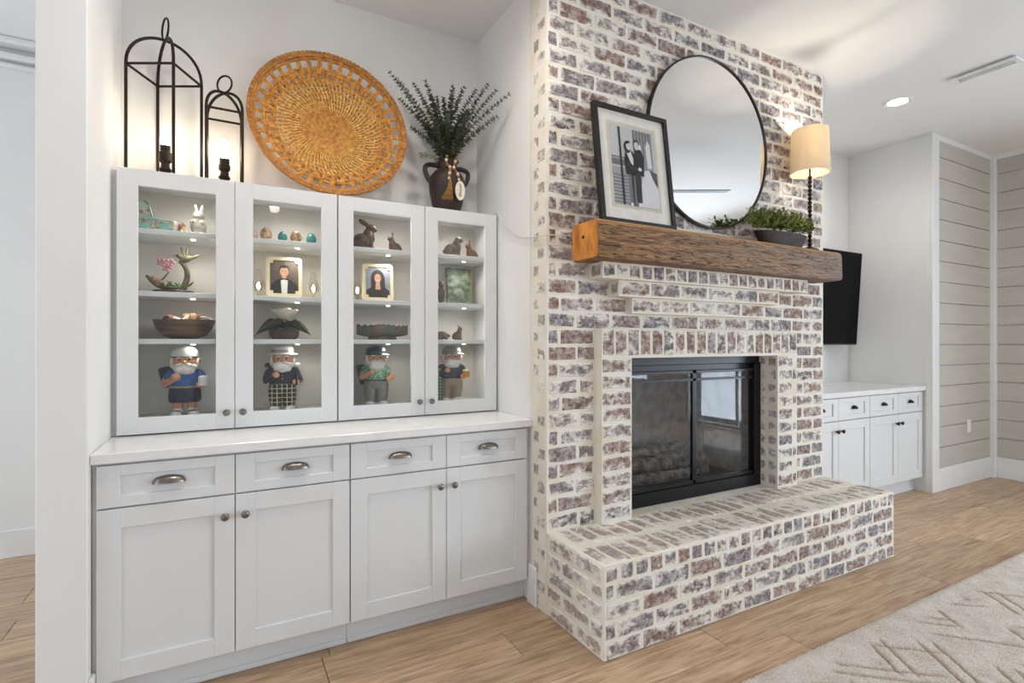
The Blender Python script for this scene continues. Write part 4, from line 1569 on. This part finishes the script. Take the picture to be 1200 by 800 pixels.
def gnome(label, x, y, rz, hat, shirt, legs, arm, bag, mug=None, shorts=False, club=False, tall=.308):
    t = thing('golfer_figurine', label, 'figurine', (x, y, ZF + .001), (0, 0, rz))
    k = tall

    def E_(name, m, c, r, rot=None, **kw):
        return sphere_part(name, t, m, [q * k for q in c], [q * k for q in r], rot, **kw)

    def T_(name, m, pts, r, n=10):
        return MB().tube([[q * k for q in p] for p in pts], [q * k for q in r] if isinstance(r, (list, tuple)) else r * k, n).build(name, m, t, 60, local=True)

    def L_(name, m, prof, c=(0, 0, 0), sx=1, sy=1, n=24):
        return MB().lathe([(a * k, b_ * k) for a, b_ in prof], n, [q * k for q in c], sx, sy).build(name, m, t, 50, local=True)
    for s in (-1, 1):
        E_('shoe', M_beard, (s * .11, -.06, .035), (.075, .12, .045))
        E_('shoe_saddle', M_shoe, (s * .1, -.045, .052), (.062, .055, .04))
        if shorts:
            T_('leg', M_skin, [(s * .09, 0, .05), (s * .09, 0, .24)], [.06, .075])
            T_('sock', M_beard, [(s * .09, 0, .05), (s * .09, 0, .115)], [.066, .066])
        else:
            T_('leg', legs, [(s * .085, 0, .045), (s * .095, 0, .2), (s * .09, 0, .36)], [.082, .105, .12], 14)
    if shorts:
        L_('shorts', legs, [(.0, .2), (.19, .2), (.205, .24), (.2, .36), (.185, .43), (0, .43)], sy=.72)
    else:
        L_('seat', legs, [(.0, .25), (.13, .26), (.19, .32), (.195, .39), (.185, .43), (0, .43)], sy=.75)
    L_('belt', M_shoe if not shorts else M_tan, [(0, .405), (.19, .405), (.192, .43), (.19, .44), (0, .44)], sy=.74)
    L_('torso', shirt, [(0, .425), (.185, .43), (.205, .48), (.205, .55), (.185, .62), (.12, .68), (.06, .7), (0, .7)], sy=.76)
    for s in (-1, 1):
        E_('sleeve', shirt, (s * .195, .0, .575), (.065, .07, .1), (0, s * -.45, 0))
        if s < 0:
            el, hd = (-.24, -.05, .47), (-.09, -.17, .56)
        else:
            el, hd = (.25, -.05, .47), (.19, -.17, .45)
        T_('forearm', arm, [(s * .225, -.01, .53), el, hd], [.05, .048, .04])
        E_('hand', M_skin, hd, (.05, .045, .045))
    # head: face, ears, nose, eyes, hair, beard
    E_('head', M_skin, (0, -.015, .785), (.165, .145, .14))
    E_('nose', M_skin, (0, -.165, .775), (.03, .03, .026))
    for s in (-1, 1):
        E_('ear', M_skin, (s * .178, 0, .79), (.022, .03, .04))
        E_('eye', M_shoe, (s * .058, -.148, .808), (.014, .012, .014), nu=8, nv=6)
        E_('eyebrow', M_beard, (s * .06, -.148, .838), (.036, .018, .014), (0, s * .2, 0), nu=10, nv=6)
        E_('moustache', M_beard, (s * .055, -.155, .738), (.06, .03, .022), (0, s * .3, 0))
        E_('sideburn', M_beard, (s * .155, -.04, .77), (.03, .06, .085))
    bd = MB()
    bd.ell((0, -.09 * k, .67 * k), (.14 * k, .1 * k, .085 * k)).ell((0, -.075 * k, .71 * k), (.165 * k, .1 * k, .06 * k)).ell((-.07 * k, -.1 * k, .655 * k), (.06 * k, .07 * k, .06 * k)).ell((.07 * k, -.1 * k, .655 * k), (.06 * k, .07 * k, .06 * k))
    fuse(bd, .004).build('beard', M_beard, t, 60, local=True)
    if hat == 'visor':
        L_('cap', M_beard, [(.172, .84), (.174, .88), (.16, .94), (.11, .985), (0, 1.0)], (0, -.005, 0), sy=.95)
        L_('cap_band', M_shoe, [(.0, .842), (.176, .842), (.177, .852), (.0, .853)], (0, -.005, 0), sy=.96)
    elif hat == 'boater':
        L_('hat', M_beard, [(0, .86), (.225, .865), (.235, .872), (.16, .885), (.158, .95), (.14, .98), (.06, .998), (0, 1.0)], (0, 0, 0))
        L_('hat_band', M_navy, [(.0, .905), (.162, .905), (.162, .918), (0, .918)])
        L_('hat_band', M_navy, [(.0, .93), (.161, .93), (.161, .94), (0, .94)])
    else:
        m = M_teal if hat == 'green' else M_greyc
        L_('cap', m, [(.172, .845), (.176, .88), (.16, .945), (.11, .985), (0, 1.0)])
        E_('cap_brim', m, (.09, -.15, .86), (.13, .11, .018), (.15, .1, 0))
    if bag == 'back':
        T_('golf_bag', M_teal, [(-.2, .12, .42), (-.23, .1, .58), (-.245, .07, .68)], [.06, .085, .085], 14)
    elif bag == 'brown':
        T_('golf_bag', M_shoe, [(-.2, .1, .36), (-.23, .08, .55), (-.245, .05, .66)], [.05, .075, .075], 14)
    elif bag == 'plaid':
        T_('golf_bag', M_gplaid, [(-.25, -.1, .01), (-.25, -.1, .42)], [.085, .095], 16)
        T_('club', M_greyc, [(-.25, -.1, .4), (-.25, -.1, .56)], .018, 8)
        E_('club_head', M_tan, (-.25, -.12, .57), (.05, .06, .035))
    if club:
        T_('club_shaft', M_shoe, [(.2, -.2, .4), (.2, -.19, .68)], .02, 8)
        E_('club_head', M_beard, (.21, -.19, .71), (.05, .06, .035))
        E_('club_head', M_bronze, (-.2, .08, .7), (.06, .05, .04))
    if mug:
        L_('mug', mug, [(0, .44), (.062, .44), (.066, .5), (.062, .55), (0, .55)], (.235, -.2, 0), n=16)
        L_('foam', M_beard, [(0, .545), (.066, .545), (.06, .575), (0, .585)], (.235, -.2, 0), n=16)
    if shorts:
        E_('hand', M_skin, (-.1, -.18, .57), (.06, .05, .05))
    if legs is M_plaid:
        for s in (-1, 1):
            MB().prism([(0, .70 * k), (s * .06 * k, .655 * k), (s * .018 * k, .59 * k), (0, .6 * k)], -.168 * k, -.15 * k).build('collar', M_beard, t, smooth=0, local=True)
        for q in (.5, .55):
            E_('button', mat('brass', '#b99a4a', '#a5873c', .3, .6), (.0, -.16, q), (.012, .01, .012), nu=8, nv=6)
    return t


gnome('bearded golfer figurine in bright blue shirt and dark shorts', -.148, 2.745, 0, 'visor', M_blue, M_navy, M_skin, 'back', M_beard, shorts=True)
gnome('bearded golfer figurine in navy blazer, straw hat and plaid trousers', .25, 2.745, math.radians(-6), 'boater', M_navy, M_plaid, M_navy, None, club=True)
gnome('bearded golfer figurine in green cap, leafy shirt and grey trousers', .698, 2.745, math.radians(-8), 'green', M_hawaii, M_greyc, M_skin, 'brown')
gnome('bearded golfer figurine in grey cap with green plaid golf bag', 1.118, 2.745, math.radians(-14), 'grey', M_navy, M_tan, M_navy, 'plaid', mat('beer', '#c9892f', '#b87a25', .3))

# framed portraits with notched corners
M_creamf = mat('cream_frame', '#e9dcb9', '#dccda5', .5)


def notch(wd, z0, z1, q):
    a = wd
    return [(-a + q, z0), (a - q, z0), (a - q, z0 + q), (a, z0 + q), (a, z1 - q), (a - q, z1 - q), (a - q, z1), (-a + q, z1), (-a + q, z1 - q), (-a, z1 - q), (-a, z0 + q), (-a + q, z0 + q)]


def outer12(wd, z0, z1):
    e = .012
    a = wd
    return [(-a + e, z0), (a - e, z0), (a - e * .4, z0 + e * .4), (a, z0 + e), (a, z1 - e), (a - e * .4, z1 - e * .4), (a - e, z1), (-a + e, z1), (-a + e * .4, z1 - e * .4), (-a, z1 - e), (-a, z0 + e), (-a + e * .4, z0 + e * .4)]


def portrait(label, x, y, rz, kind):
    t = thing('portrait_frame', label, 'picture frame', (x, y, SH[1] + .0035), (-.16, 0, rz))
    wd, ht = .079, .196
    MB().ring(outer12(wd, 0, ht), notch(wd - .016, .016, ht - .016, .014), -.008, .008).build('frame', M_creamf, t, smooth=0, local=True)
    MB().box(-wd + .006, wd - .006, .004, .009, .006, ht - .006).build('backing', M_shoe, t, smooth=0, local=True)
    p = MB().prism(notch(wd - .017, .017, ht - .017, .013), -.001, .004).build('photograph', mat('print_brown' if kind == 'm' else 'print_blue', '#6a5a4e' if kind == 'm' else '#8f93a0', '#574a40' if kind == 'm' else '#7d8290', .5, scale=40), t, smooth=0, local=True)
    _lay[0] = -.0012
    sk = mat('print_skin', '#d29f86', '#c48f76', .5)
    dk = mat('print_dark', '#1c1a1b', '#151415', .5)
    wh = mat('print_white', '#e9e7e4', '#dddbd8', .5)
    hr = mat('print_hair', '#2b2019', '#1f1712', .5)
    if kind == 'm':
        ink([(-.06, .018), (.06, .018), (.058, .06), (.03, .085), (.012, .092), (-.012, .092), (-.03, .085), (-.058, .06)], 0, p, m=dk)
        ink([(-.012, .018), (.012, .018), (.016, .088), (-.016, .088)], 0, p, m=wh)
        ink([(-.017, .082), (-.003, .086), (.003, .086), (.017, .082), (.017, .093), (.003, .089), (-.003, .089), (-.017, .093)], 0, p, m=dk)
        ink(ellipse_pts(0, .139, .0225, .021, 20), 0, p, m=hr)
        ink([(-.009, .092), (.009, .092), (.01, .11), (-.01, .11)], 0, p, m=sk)
        ink(ellipse_pts(0, .125, .019, .026, 20), 0, p, m=sk)
        ink(ellipse_pts(0, .151, .019, .008, 16), 0, p, m=hr)
        ink(rect(-.006, .006, .111, .113), 0, p, m=wh)
    else:
        ink([(-.06, .018), (.06, .018), (.058, .055), (.03, .075), (-.03, .075), (-.058, .055)], 0, p, m=dk)
        ink(ellipse_pts(0, .115, .036, .052, 24), 0, p, m=hr)
        ink([(-.036, .115), (-.034, .055), (-.018, .06), (-.018, .115)], 0, p, m=hr)
        ink([(.018, .115), (.018, .06), (.036, .055), (.036, .115)], 0, p, m=hr)
        ink([(-.014, .06), (.014, .06), (.01, .1), (-.01, .1)], 0, p, m=sk)
        ink(ellipse_pts(0, .12, .017, .024, 20), 0, p, m=sk)
        ink(rect(-.007, .007, .107, .11), 0, p, m=wh)
    for s in (-1, 1):
        ink(ellipse_pts(s * .0075, .128 if kind == 'm' else .124, .003, .0018, 10), 0, p, m=hr)
    # easel strut behind
    MB().box(-.015, .015, .008, .014, .02, .12).build('strut', M_shoe, t, smooth=0, local=True)
    return t


portrait('cream frame with portrait of person in black bow tie', .258, 2.74, math.radians(-3), 'm')
portrait('cream frame with portrait of person with long dark hair', .708, 2.74, math.radians(-6), 'w')

M_flame = emit('tealight_glow', (1, .85, .6, 1), 30)


def candle(label, x, group=None):
    t = thing('glass_candle_lamp', label, 'candle lamp', (x, 2.76, SH[1] + .001), group=group)
    MB().lathe([(0, 0), (.022, 0), (.022, .004), (.008, .01), (.006, .022), (.016, .03), (.018, .036), (0, .038)], 18).build('base', M_crystal, t, 50, local=True)
    MB().lathe([(.014, .036), (.022, .05), (.023, .07), (.016, .095), (.013, .125), (.014, .13)], 18).build('chimney', M_crystal, t, 50, local=True)
    MB().lathe([(0, .04), (.004, .04), (.007, .05), (.005, .062), (0, .072)], 10).build('flame_bulb', M_flame, t, 50, local=True)
    for i in range(6):
        a = 2 * PI * i / 6
        MB().tube([(.022 * math.cos(a), .022 * math.sin(a), .034), (.027 * math.cos(a), .027 * math.sin(a), .05), (.022 * math.cos(a), .022 * math.sin(a), .078)], [.002, .004, .001], 5).build('crystal', M_crystal, t, 50, local=True)
    return t


candle('lit glass candle lamp on the near side of the bow tie portrait', .147)
candle('lit glass candle lamp between bow tie portrait and cabinet divider', .392)
candle('lit glass candle lamp beside the long dark hair portrait', .606)

# decorated eggs on the top shelf
M_eggb = mat('egg_brown', '#8a6546', '#c5a27c', .35, scale=70, lo=.45, hi=.55)
M_eggt = mat('egg_blue', '#2f7da0', '#3f8f6c', .25, scale=60, lo=.45, hi=.55)
M_eggr = mat('egg_rose', '#b98a80', '#d8c4b4', .35, scale=70)
for x, m, r_, lb in ((.125, M_eggr, .02, 'rose coloured decorated egg half hidden by the door stile'), (.178, M_eggb, .026, 'large brown decorated egg next to the rose egg'), (.25, M_eggt, .021, 'blue and green decorated egg between two brown eggs'), (.31, M_eggb, .026, 'brown decorated egg between two blue eggs'), (.38, M_eggt, .023, 'bright blue decorated egg at the end of the egg row')):
    t = thing('decorated_egg', lb, 'egg', (x, 2.745, SH[0] + .001), group='decorated eggs on the top shelf')
    z_ = SH[0] + .001
    MB().lathe([(r_ * .6, 0), (r_ * .75, 0), (r_ * .6, .006), (r_ * .55, .01), (r_ * .4, .01)], 16, (x, 2.745, z_)).build('stand', M_bronze, t)
    prof = []
    for i in range(15):
        th = PI * i / 14
        zz = -math.cos(th)
        prof.append((r_ * math.sin(th) * (1 - .16 * zz), (zz + 1) * r_ * 1.22 + .006))
    MB().lathe(prof, 20, (x, 2.745, z_)).build('shell', m, t, 60)

# rabbits


def rabbit(label, x, z_, ht, face, ears, m=None, y=2.765):
    mb = MB()
    k = ht

    def e(c, r, rot=None):
        mb.ell([q * k for q in c], [q * k for q in r], rot, 16, 12)
    e((-.08, 0, .26), (.3, .2, .26))
    e((-.2, 0, .2), (.2, .22, .2))
    e((.12, 0, .42), (.17, .15, .26), (0, -.25, 0))
    e((.2, 0, .68), (.17, .12, .13), (0, .25, 0))
    e((.3, 0, .64), (.09, .08, .075))
    for s in (-1, 1):
        e((.2, s * .08, .16), (.055, .055, .2))
        e((.25, s * .08, .035), (.11, .06, .04))
        e((-.08, s * .14, .045), (.2, .07, .05))
        if ears == 'back':
            e((-.03, s * .06, .84), (.2, .045, .07), (0, .5, 0))
        elif ears == 'up':
            e((.1 + s * .05, s * .06, .88), (.045, .035, .17), (0, s * .25 - .1, 0))
        else:
            e((.1, s * .13, .62), (.06, .035, .16), (0, .3, 0))
    e((-.38, 0, .2), (.07, .07, .07))
    t = thing('rabbit_figurine', label, 'figurine', (x, y, z_ + .001), (0, 0, face))
    f_ = fuse(mb, .0042, 5)
    zmin = min(q[2] for q in f_.v)
    f_.v = [(a, b_, c - zmin) for a, b_, c in f_.v]
    f_.build('body', m or M_bronze, t, 80, local=True)
    for s in (-1, 1):
        sphere_part('eye', t, M_shoe, (.28 * k, s * .1 * k, .7 * k), (.014 * k + .0006,) * 3, nu=8, nv=6)
    return t


rabbit('large dark bronze rabbit with ears laid back on top shelf', .645, SH[0], .168, math.radians(-15), 'back')
rabbit('small bronze rabbit with upright ears beside the large rabbit', 0.8, SH[0], .11, math.radians(195), 'up')
rabbit('grey brown lop-eared rabbit on the top shelf beneath the jug', 1.13, SH[0], .142, math.radians(-10), 'lop', mat('rabbit_grey', '#6f6259', '#4a4039', .6, scale=40), 2.74)
rabbit('reddish brown rabbit next to the grey lop-eared rabbit', 1.255, SH[0], .115, math.radians(195), 'up', mat('rabbit_brown', '#7a5238', '#553826', .6, scale=40), 2.78)
rabbit('tiny dark rabbit standing above the grey-capped golfer', 1.162, SH[2], .09, math.radians(-60), 'up', M_bronze, 2.76)

# ------------------------------------------------------------------ other shelf pieces
# pastel ceramic piece
pc = thing('ceramic_vehicle', 'pastel painted ceramic piece with a tall back and round wheels', 'figurine', (-.25, 2.755, SH[0] + .001))
M_pas = mat('pastel_glaze', '#8fbcb6', '#79aca6', .3, scale=45, lo=.45, hi=.6)
M_pas2 = mat('pastel_floral', '#c2cbb4', '#c06f66', .35, scale=75, lo=.54, hi=.6)
bd = MB()
bd.ell((.0, 0, .035), (.085, .035, .028)).box(-.07, .07, -.032, .032, .012, .05, .006).ell((.06, 0, .035), (.03, .03, .026))
bd.prism([(-.072, .03), (-.01, .045), (-.03, .12), (-.045, .128), (-.07, .125)], -.03, .03)
fuse(bd, .004, 4).build('body', M_pas2, pc, 70, local=True)
MB().tube([(-.075, -.034, .05), (-.01, -.036, .055), (.06, -.034, .05)], .004, 6).build('ledge', M_pas, pc, 60, local=True)
MB().tube([(-.012, -.03, .05), (-.03, -.03, .12), (-.045, -.03, .13)], .004, 6).build('edge_trim', M_pas, pc, 60, local=True)
for xx in (-.04, .03):
    for s in (-1, 1):
        wl = MB().lathe([(0, -.006), (.018, -.006), (.02, 0), (.018, .006), (0, .006)], 18).build('wheel', M_pas, pc, 40, local=True)
        wl.rotation_euler = (PI / 2, 0, 0)
        wl.location = (xx, s * .034, .02)
        hb = MB().lathe([(0, -.003), (.008, -.003), (.008, .003), (0, .003)], 12).build('hub', mat('hub_red', '#b8574e', '#a84a42', .4), wl, 40, local=True)
        hb.location = (0, 0, .006 * -s * -1)
sphere_part('rose', pc, mat('rose_pink', '#c06a72', '#a9525c', .4), (.086, -.012, .035), (.014, .014, .014))

sm = thing('small_figurine', 'tiny cream and gold seated figurine beside the pastel piece', 'figurine', (-.152, 2.74, SH[0] + .001))
fuse(MB().ell((0, 0, .02), (.014, .012, .02)).ell((0, -.002, .045), (.009, .009, .01)).ell((-.008, -.006, .012), (.007, .01, .01)).ell((.008, -.006, .012), (.007, .01, .01)), .0022, 3).build('body', mat('cream_glaze', '#d8c9a4', '#b89a55', .35, scale=90), sm, 80, local=True)
MB().lathe([(0, 0), (.016, 0), (.016, .004), (0, .004)], 16).build('base', mat('brass', '#b99a4a', '#a5873c', .3, .6), sm, 40, local=True)

wf = thing('rabbit_statuette', 'white ceramic standing rabbit statuette on the top shelf', 'figurine', (-.096, 2.755, SH[0] + .001), (0, 0, -.1))
q = MB()
q.ell((0, 0, .045), (.033, .028, .045)).ell((0, -.002, .092), (.024, .022, .022)).ell((0, -.018, .086), (.012, .012, .01))
for s in (-1, 1):
    q.ell((s * .011, .004, .124), (.008, .006, .022), (0, s * .2, 0)).ell((s * .022, -.02, .06), (.01, .018, .01)).ell((s * .016, -.018, .008), (.013, .022, .008))
fuse(q, .0032, 4).build('body', mat('white_glaze', '#d8d4c8', '#b9b3a4', .35, scale=60), wf, 80, local=True)

# bird and blossom branch sculpture
bs = thing('branch_sculpture', 'sculpture of bird, mossy branch and pink blossoms on wooden base', 'sculpture', (-.19, 2.755, SH[1] + .001))
M_moss = mat('moss_branch', '#6a5f42', '#3d3828', .7, scale=60, bump=.5)
M_pink = mat('blossom_pink', '#d9a9ae', '#b97a86', .5)
MB().lathe([(0, 0), (1, 0), (1.0, .01), (.93, .014), (0, .014)], 28, (0, 0, 0), .08, .045).build('base', mat('base_walnut', '#5a3a2c', '#432a20', .4), bs, 40, local=True)
MB().tube(bez((-.1, 0, .075), (-.05, -.01, .0), (.03, 0, .03), 12), [.004 + .006 * math.sin(PI * i / 12 + .3) for i in range(13)], 8).build('branch', M_moss, bs, 60, local=True)
MB().tube(bez((.03, 0, .016), (.075, 0, .1), (.02, 0, .145), 14), [.013 - .006 * i / 14 for i in range(15)], 8).build('branch', M_moss, bs, 60, local=True)
MB().tube([(.03, 0, .03), (.06, -.005, .04), (.075, -.01, .055)], [.006, .005, .002], 6).build('branch', M_moss, bs, 60, local=True)
MB().tube([(-.06, 0, .04), (-.03, -.006, .075), (-.015, -.008, .1)], [.004, .003, .002], 6).build('twig', M_moss, bs, 60, local=True)
bird = MB()
bird.ell((.032, .004, .19), (.005, .007, .024), (0, -.35, 0)).ell((.045, 0, .155), (.028, .013, .015), (0, -.5, 0)).ell((.02, 0, .168), (.011, .01, .011)).ell((.075, -.006, .165), (.03, .005, .008), (0, -.5, 0)).ell((.05, .006, .19), (.006, .008, .03), (0, .1, 0)).ell((.005, 0, .167), (.008, .003, .003))
fuse(bird, .0026, 3).build('bird', mat('bird_olive', '#6b6446', '#3d3f2c', .5, scale=70), bs, 80, local=True)
for (fx, fz) in ((-.045, .135), (-.012, .135), (-.025, .112)):
    for i in range(5):
        a = 2 * PI * i / 5
        sphere_part('petal', bs, M_pink, (fx + .012 * math.cos(a), -.01, fz + .012 * math.sin(a)), (.0078, .004, .0078), nu=10, nv=6)
    sphere_part('blossom_heart', bs, M_moss, (fx, -.015, fz), (.004, .003, .004), nu=8, nv=6)
lf = MB()
for i in range(24):
    leafquad(lf, (rq.uniform(-.05, .05), rq.uniform(-.025, .01), rq.uniform(.018, .035)), (rq.uniform(-1, 1), rq.uniform(-1, .2), rq.uniform(-.1, .8)), (0, 0, 1), .03, .012)
lf.build('leaves', mat('leaf_bright', '#7f9a4c', '#5c7a3a', .5), bs, 60, local=True)
for i in range(3):
    sphere_part('bud', bs, mat('bud_coral', '#c98a70', '#b0705a', .5), (-.075 + .014 * i, -.006, .068 - .01 * i), (.009, .007, .008), nu=10, nv=8)

# wooden bowl with shells
bw = thing('wooden_bowl', 'wide dark wooden bowl filled with seashells', 'bowl', (-.152, 2.758, SH[2] + .001))
M_bowl = mat('bowl_wood', '#7a5f49', '#3f3026', .4, scale=12, stretch=(1, 1, 6), bump=.1)
MB().lathe([(0, 0), (.05, 0), (.08, .012), (.108, .045), (.119, .078), (.122, .084), (.117, .084), (.105, .055), (.07, .022), (0, .016)], 40, wob=.02, sy=.86).build('shell', M_bowl, bw, 50, local=True)
for i, (sx, sy_, sz, kk) in enumerate(((-.06, -.03, .08, 0), (-.03, -.055, .082, 0), (.012, -.03, .088, 1), (.045, -.02, .095, 1), (.07, .005, .092, 0), (.02, .03, .094, 1), (-.04, .025, .09, 1), (.085, -.03, .084, 0))):
    m = mat('seashell_%d' % (i % 3), ('#d8b79a', '#ece2d2', '#c59472')[i % 3], ('#b98a6c', '#d6c4a8', '#e2cdb4')[i % 3], .4, scale=90)
    lab = ('ridged scallop seashell in the wooden bowl', 'pointed spiral seashell lying in the wooden bowl')[kk]
    t = thing('seashell', lab, 'seashell', (-.152 + sx, 2.758 + sy_, SH[2] + sz + .002), (rq.uniform(-.4, .4), rq.uniform(-.4, .4), rq.uniform(0, 6)), group=('scallop shells', 'spiral shells')[kk] + ' in the wooden bowl')
    if kk:
        prof = []
        for j in range(13):
            prof.append(((.017 - .0013 * j) * (1 + .12 * (j % 2)), -.03 + .006 * j))
        s_ = MB().lathe([(0, -.034)] + prof + [(0, .046)], 14).build('shell', m, t, 60, local=True)
        s_.rotation_euler = (0, PI / 2, 0)
    else:
        vs, fs = [], []
        for a in range(15):
            for b_ in range(6):
                th = PI * (a / 14 - .5) * .8
                rr = .03 * b_ / 5
                vs.append((rr * math.sin(th), rr * math.cos(th) - .01, .011 * math.sin(PI * b_ / 5 * .75) + .0015 * (a % 2)))
        for a in range(14):
            for b_ in range(5):
                q_ = a * 6 + b_
                fs.append((q_, q_ + 1, q_ + 7, q_ + 6))
        MB().add(vs, fs).add([(x, y, z_ - .004) for x, y, z_ in vs], fs).build('shell', m, t, 60, local=True)

# magnolia flower in a bowl
mg = thing('magnolia_flower', 'white magnolia blossom with dark leaves in a brown pot', 'artificial flower', (.258, 2.755, SH[2] + .001))
M_pet = mat('magnolia_petal', '#ece5d6', '#ddd3bf', .5)
M_ml = mat('magnolia_leaf', '#3a4434', '#262d24', .4)
MB().lathe([(0, 0), (.05, 0), (.06, .02), (.062, .045), (.05, .05), (0, .05)], 28, sx=1.1, sy=.8).build('pot', mat('pot_brown', '#5e4233', '#42302a', .5), mg, 40, local=True)


def petal(mb, a, tilt, L, W_, c, curl=.25):
    NU_, NV_ = 6, 6
    vs, fs = [], []
    for i in range(NU_ + 1):
        u = i / NU_
        for j in range(NV_ + 1):
            v_ = (j / NV_ - .5) * 2
            wd = W_ * math.sin(PI * min(.97, u * .82 + .12)) * v_
            out = L * u
            up = .35 * L * (v_ * v_) * math.sin(PI * u) + L * curl * u * u
            p = Vector((out * math.cos(tilt) - up * math.sin(tilt), wd, out * math.sin(tilt) + up * math.cos(tilt)))
            p.rotate(Euler((0, 0, a)))
            vs.append(p + Vector(c))
    for i in range(NU_):
        for j in range(NV_):
            q_ = i * (NV_ + 1) + j
            fs.append((q_, q_ + 1, q_ + NV_ + 2, q_ + NV_ + 1))
    mb.add(vs, fs)
    return mb


for i in range(6):
    petal(MB(), 2 * PI * i / 6 + .3, .3, .074, .044, (0, -.03, .098)).build('petal', M_pet, mg, 80, local=True)
for i in range(5):
    petal(MB(), 2 * PI * i / 5, .8, .052, .036, (0, -.03, .103)).build('petal', M_pet, mg, 80, local=True)
sphere_part('flower_heart', mg, mat('heart_yellow', '#c9b06a', '#a8904e', .6), (0, -.01, .1), (.012, .012, .02))
for i in range(9):
    a = 2 * PI * i / 9 + .2
    L = .125 if abs(math.cos(a)) > .4 else .075
    petal(MB(), a, .05 + .2 * (i % 2), L, .027, (0, -.008, .052), -.32).build('leaf', M_ml, mg, 80, local=True)

# green leaf shaped dish
ld = thing('leaf_dish', 'long green and brown glazed boat-shaped dish with ragged rim', 'dish', (.735, 2.755, SH[2] + .001))
vs, fs = [], []
NU_, NV_ = 28, 10
for lay in (0, 1):
    for i in range(NU_ + 1):
        u = i / NU_ * 2 - 1
        hw = .055 * (1 - abs(u) ** 2.4) + .003
        for j in range(NV_ + 1):
            v_ = j / NV_ * 2 - 1
            z_ = .012 + .062 * abs(v_) ** 1.8 * (1 - .25 * abs(u)) + .014 * abs(u) ** 3 + (.006 * math.sin(i * 2.1 + j) if abs(v_) > .8 else 0)
            vs.append((u * .135, v_ * hw * (1 - .06 * lay), z_ + .005 * lay))
for lay in (0, 1):
    b0_ = lay * (NU_ + 1) * (NV_ + 1)
    for i in range(NU_):
        for j in range(NV_):
            q_ = b0_ + i * (NV_ + 1) + j
            fs.append((q_, q_ + 1, q_ + NV_ + 2, q_ + NV_ + 1))
MB().add(vs, fs).build('dish', mat('verdigris_glaze', '#2f5a47', '#6b5238', .25, scale=28, lo=.42, hi=.58), ld, 60, local=True)
MB().lathe([(0, 0), (.06, 0), (.055, .016), (0, .016)], 24, sx=1.3, sy=.45).build('foot', M_bronze, ld, 40, local=True)

# green relief plaque
gp = thing('relief_plaque', 'green mottled relief plaque leaning behind the glass door', 'plaque', (1.19, 2.80, SH[1] + .003), (-.14, 0, -.1))
vs, fs = [], []
N1, N2 = 22, 30
for i in range(N1 + 1):
    for j in range(N2 + 1):
        x, z_ = -.075 + .15 * i / N1, .215 * j / N2
        e_ = .004 * mnoise.noise(Vector((x * 40, z_ * 40, 1)))
        d_ = -.012 + .012 * mnoise.noise(Vector((x * 26, 3, z_ * 26)))
        if i in (0, N1) or j in (0, N2):
            d_ = 0
        vs.append((x + e_ * (i in (0, N1)), d_, max(0, z_ + e_ * (j == N2))))
for i in range(N1):
    for j in range(N2):
        q_ = i * (N2 + 1) + j
        fs.append((q_, q_ + 1, q_ + N2 + 2, q_ + N2 + 1))
MB().add(vs, fs).build('relief', mat('plaque_green', '#75876f', '#3f4e3a', .5, scale=45), gp, 60, local=True)
MB().box(-.075, .075, 0, .01, 0, .213).build('backing', M_tan, gp, smooth=0, local=True)
MB().box(.07, .078, -.01, .012, 0, .215, .002).build('gilt_edge', mat('brass', '#b99a4a', '#a5873c', .3, .6), gp, smooth=0, local=True)

sf = thing('owl_figurine', 'small dark brown figurine half hidden beside the plaque', 'figurine', (1.055, 2.74, SH[1] + .001))
fuse(MB().ell((0, 0, .05), (.02, .018, .05)).ell((0, -.002, .105), (.016, .015, .018)).ell((-.009, 0, .122), (.004, .004, .008)).ell((.009, 0, .122), (.004, .004, .008)), .003, 3).build('body', M_bronze, sf, 80, local=True)
MB().lathe([(0, 0), (.02, 0), (.02, .005), (0, .005)], 16).build('base', M_bronze, sf, 40, local=True)
sf = thing('turtle_figurine', 'small dark domed figurine beside the tiny dark rabbit', 'figurine', (1.06, 2.745, SH[2] + .003))
fuse(MB().ell((0, 0, .022), (.036, .03, .024)).ell((.036, -.012, .02), (.012, .01, .01)).ell((-.02, -.02, .006), (.012, .01, .007)).ell((.02, -.022, .006), (.012, .01, .007)), .003, 3).build('body', M_bronze, sf, 80, local=True)
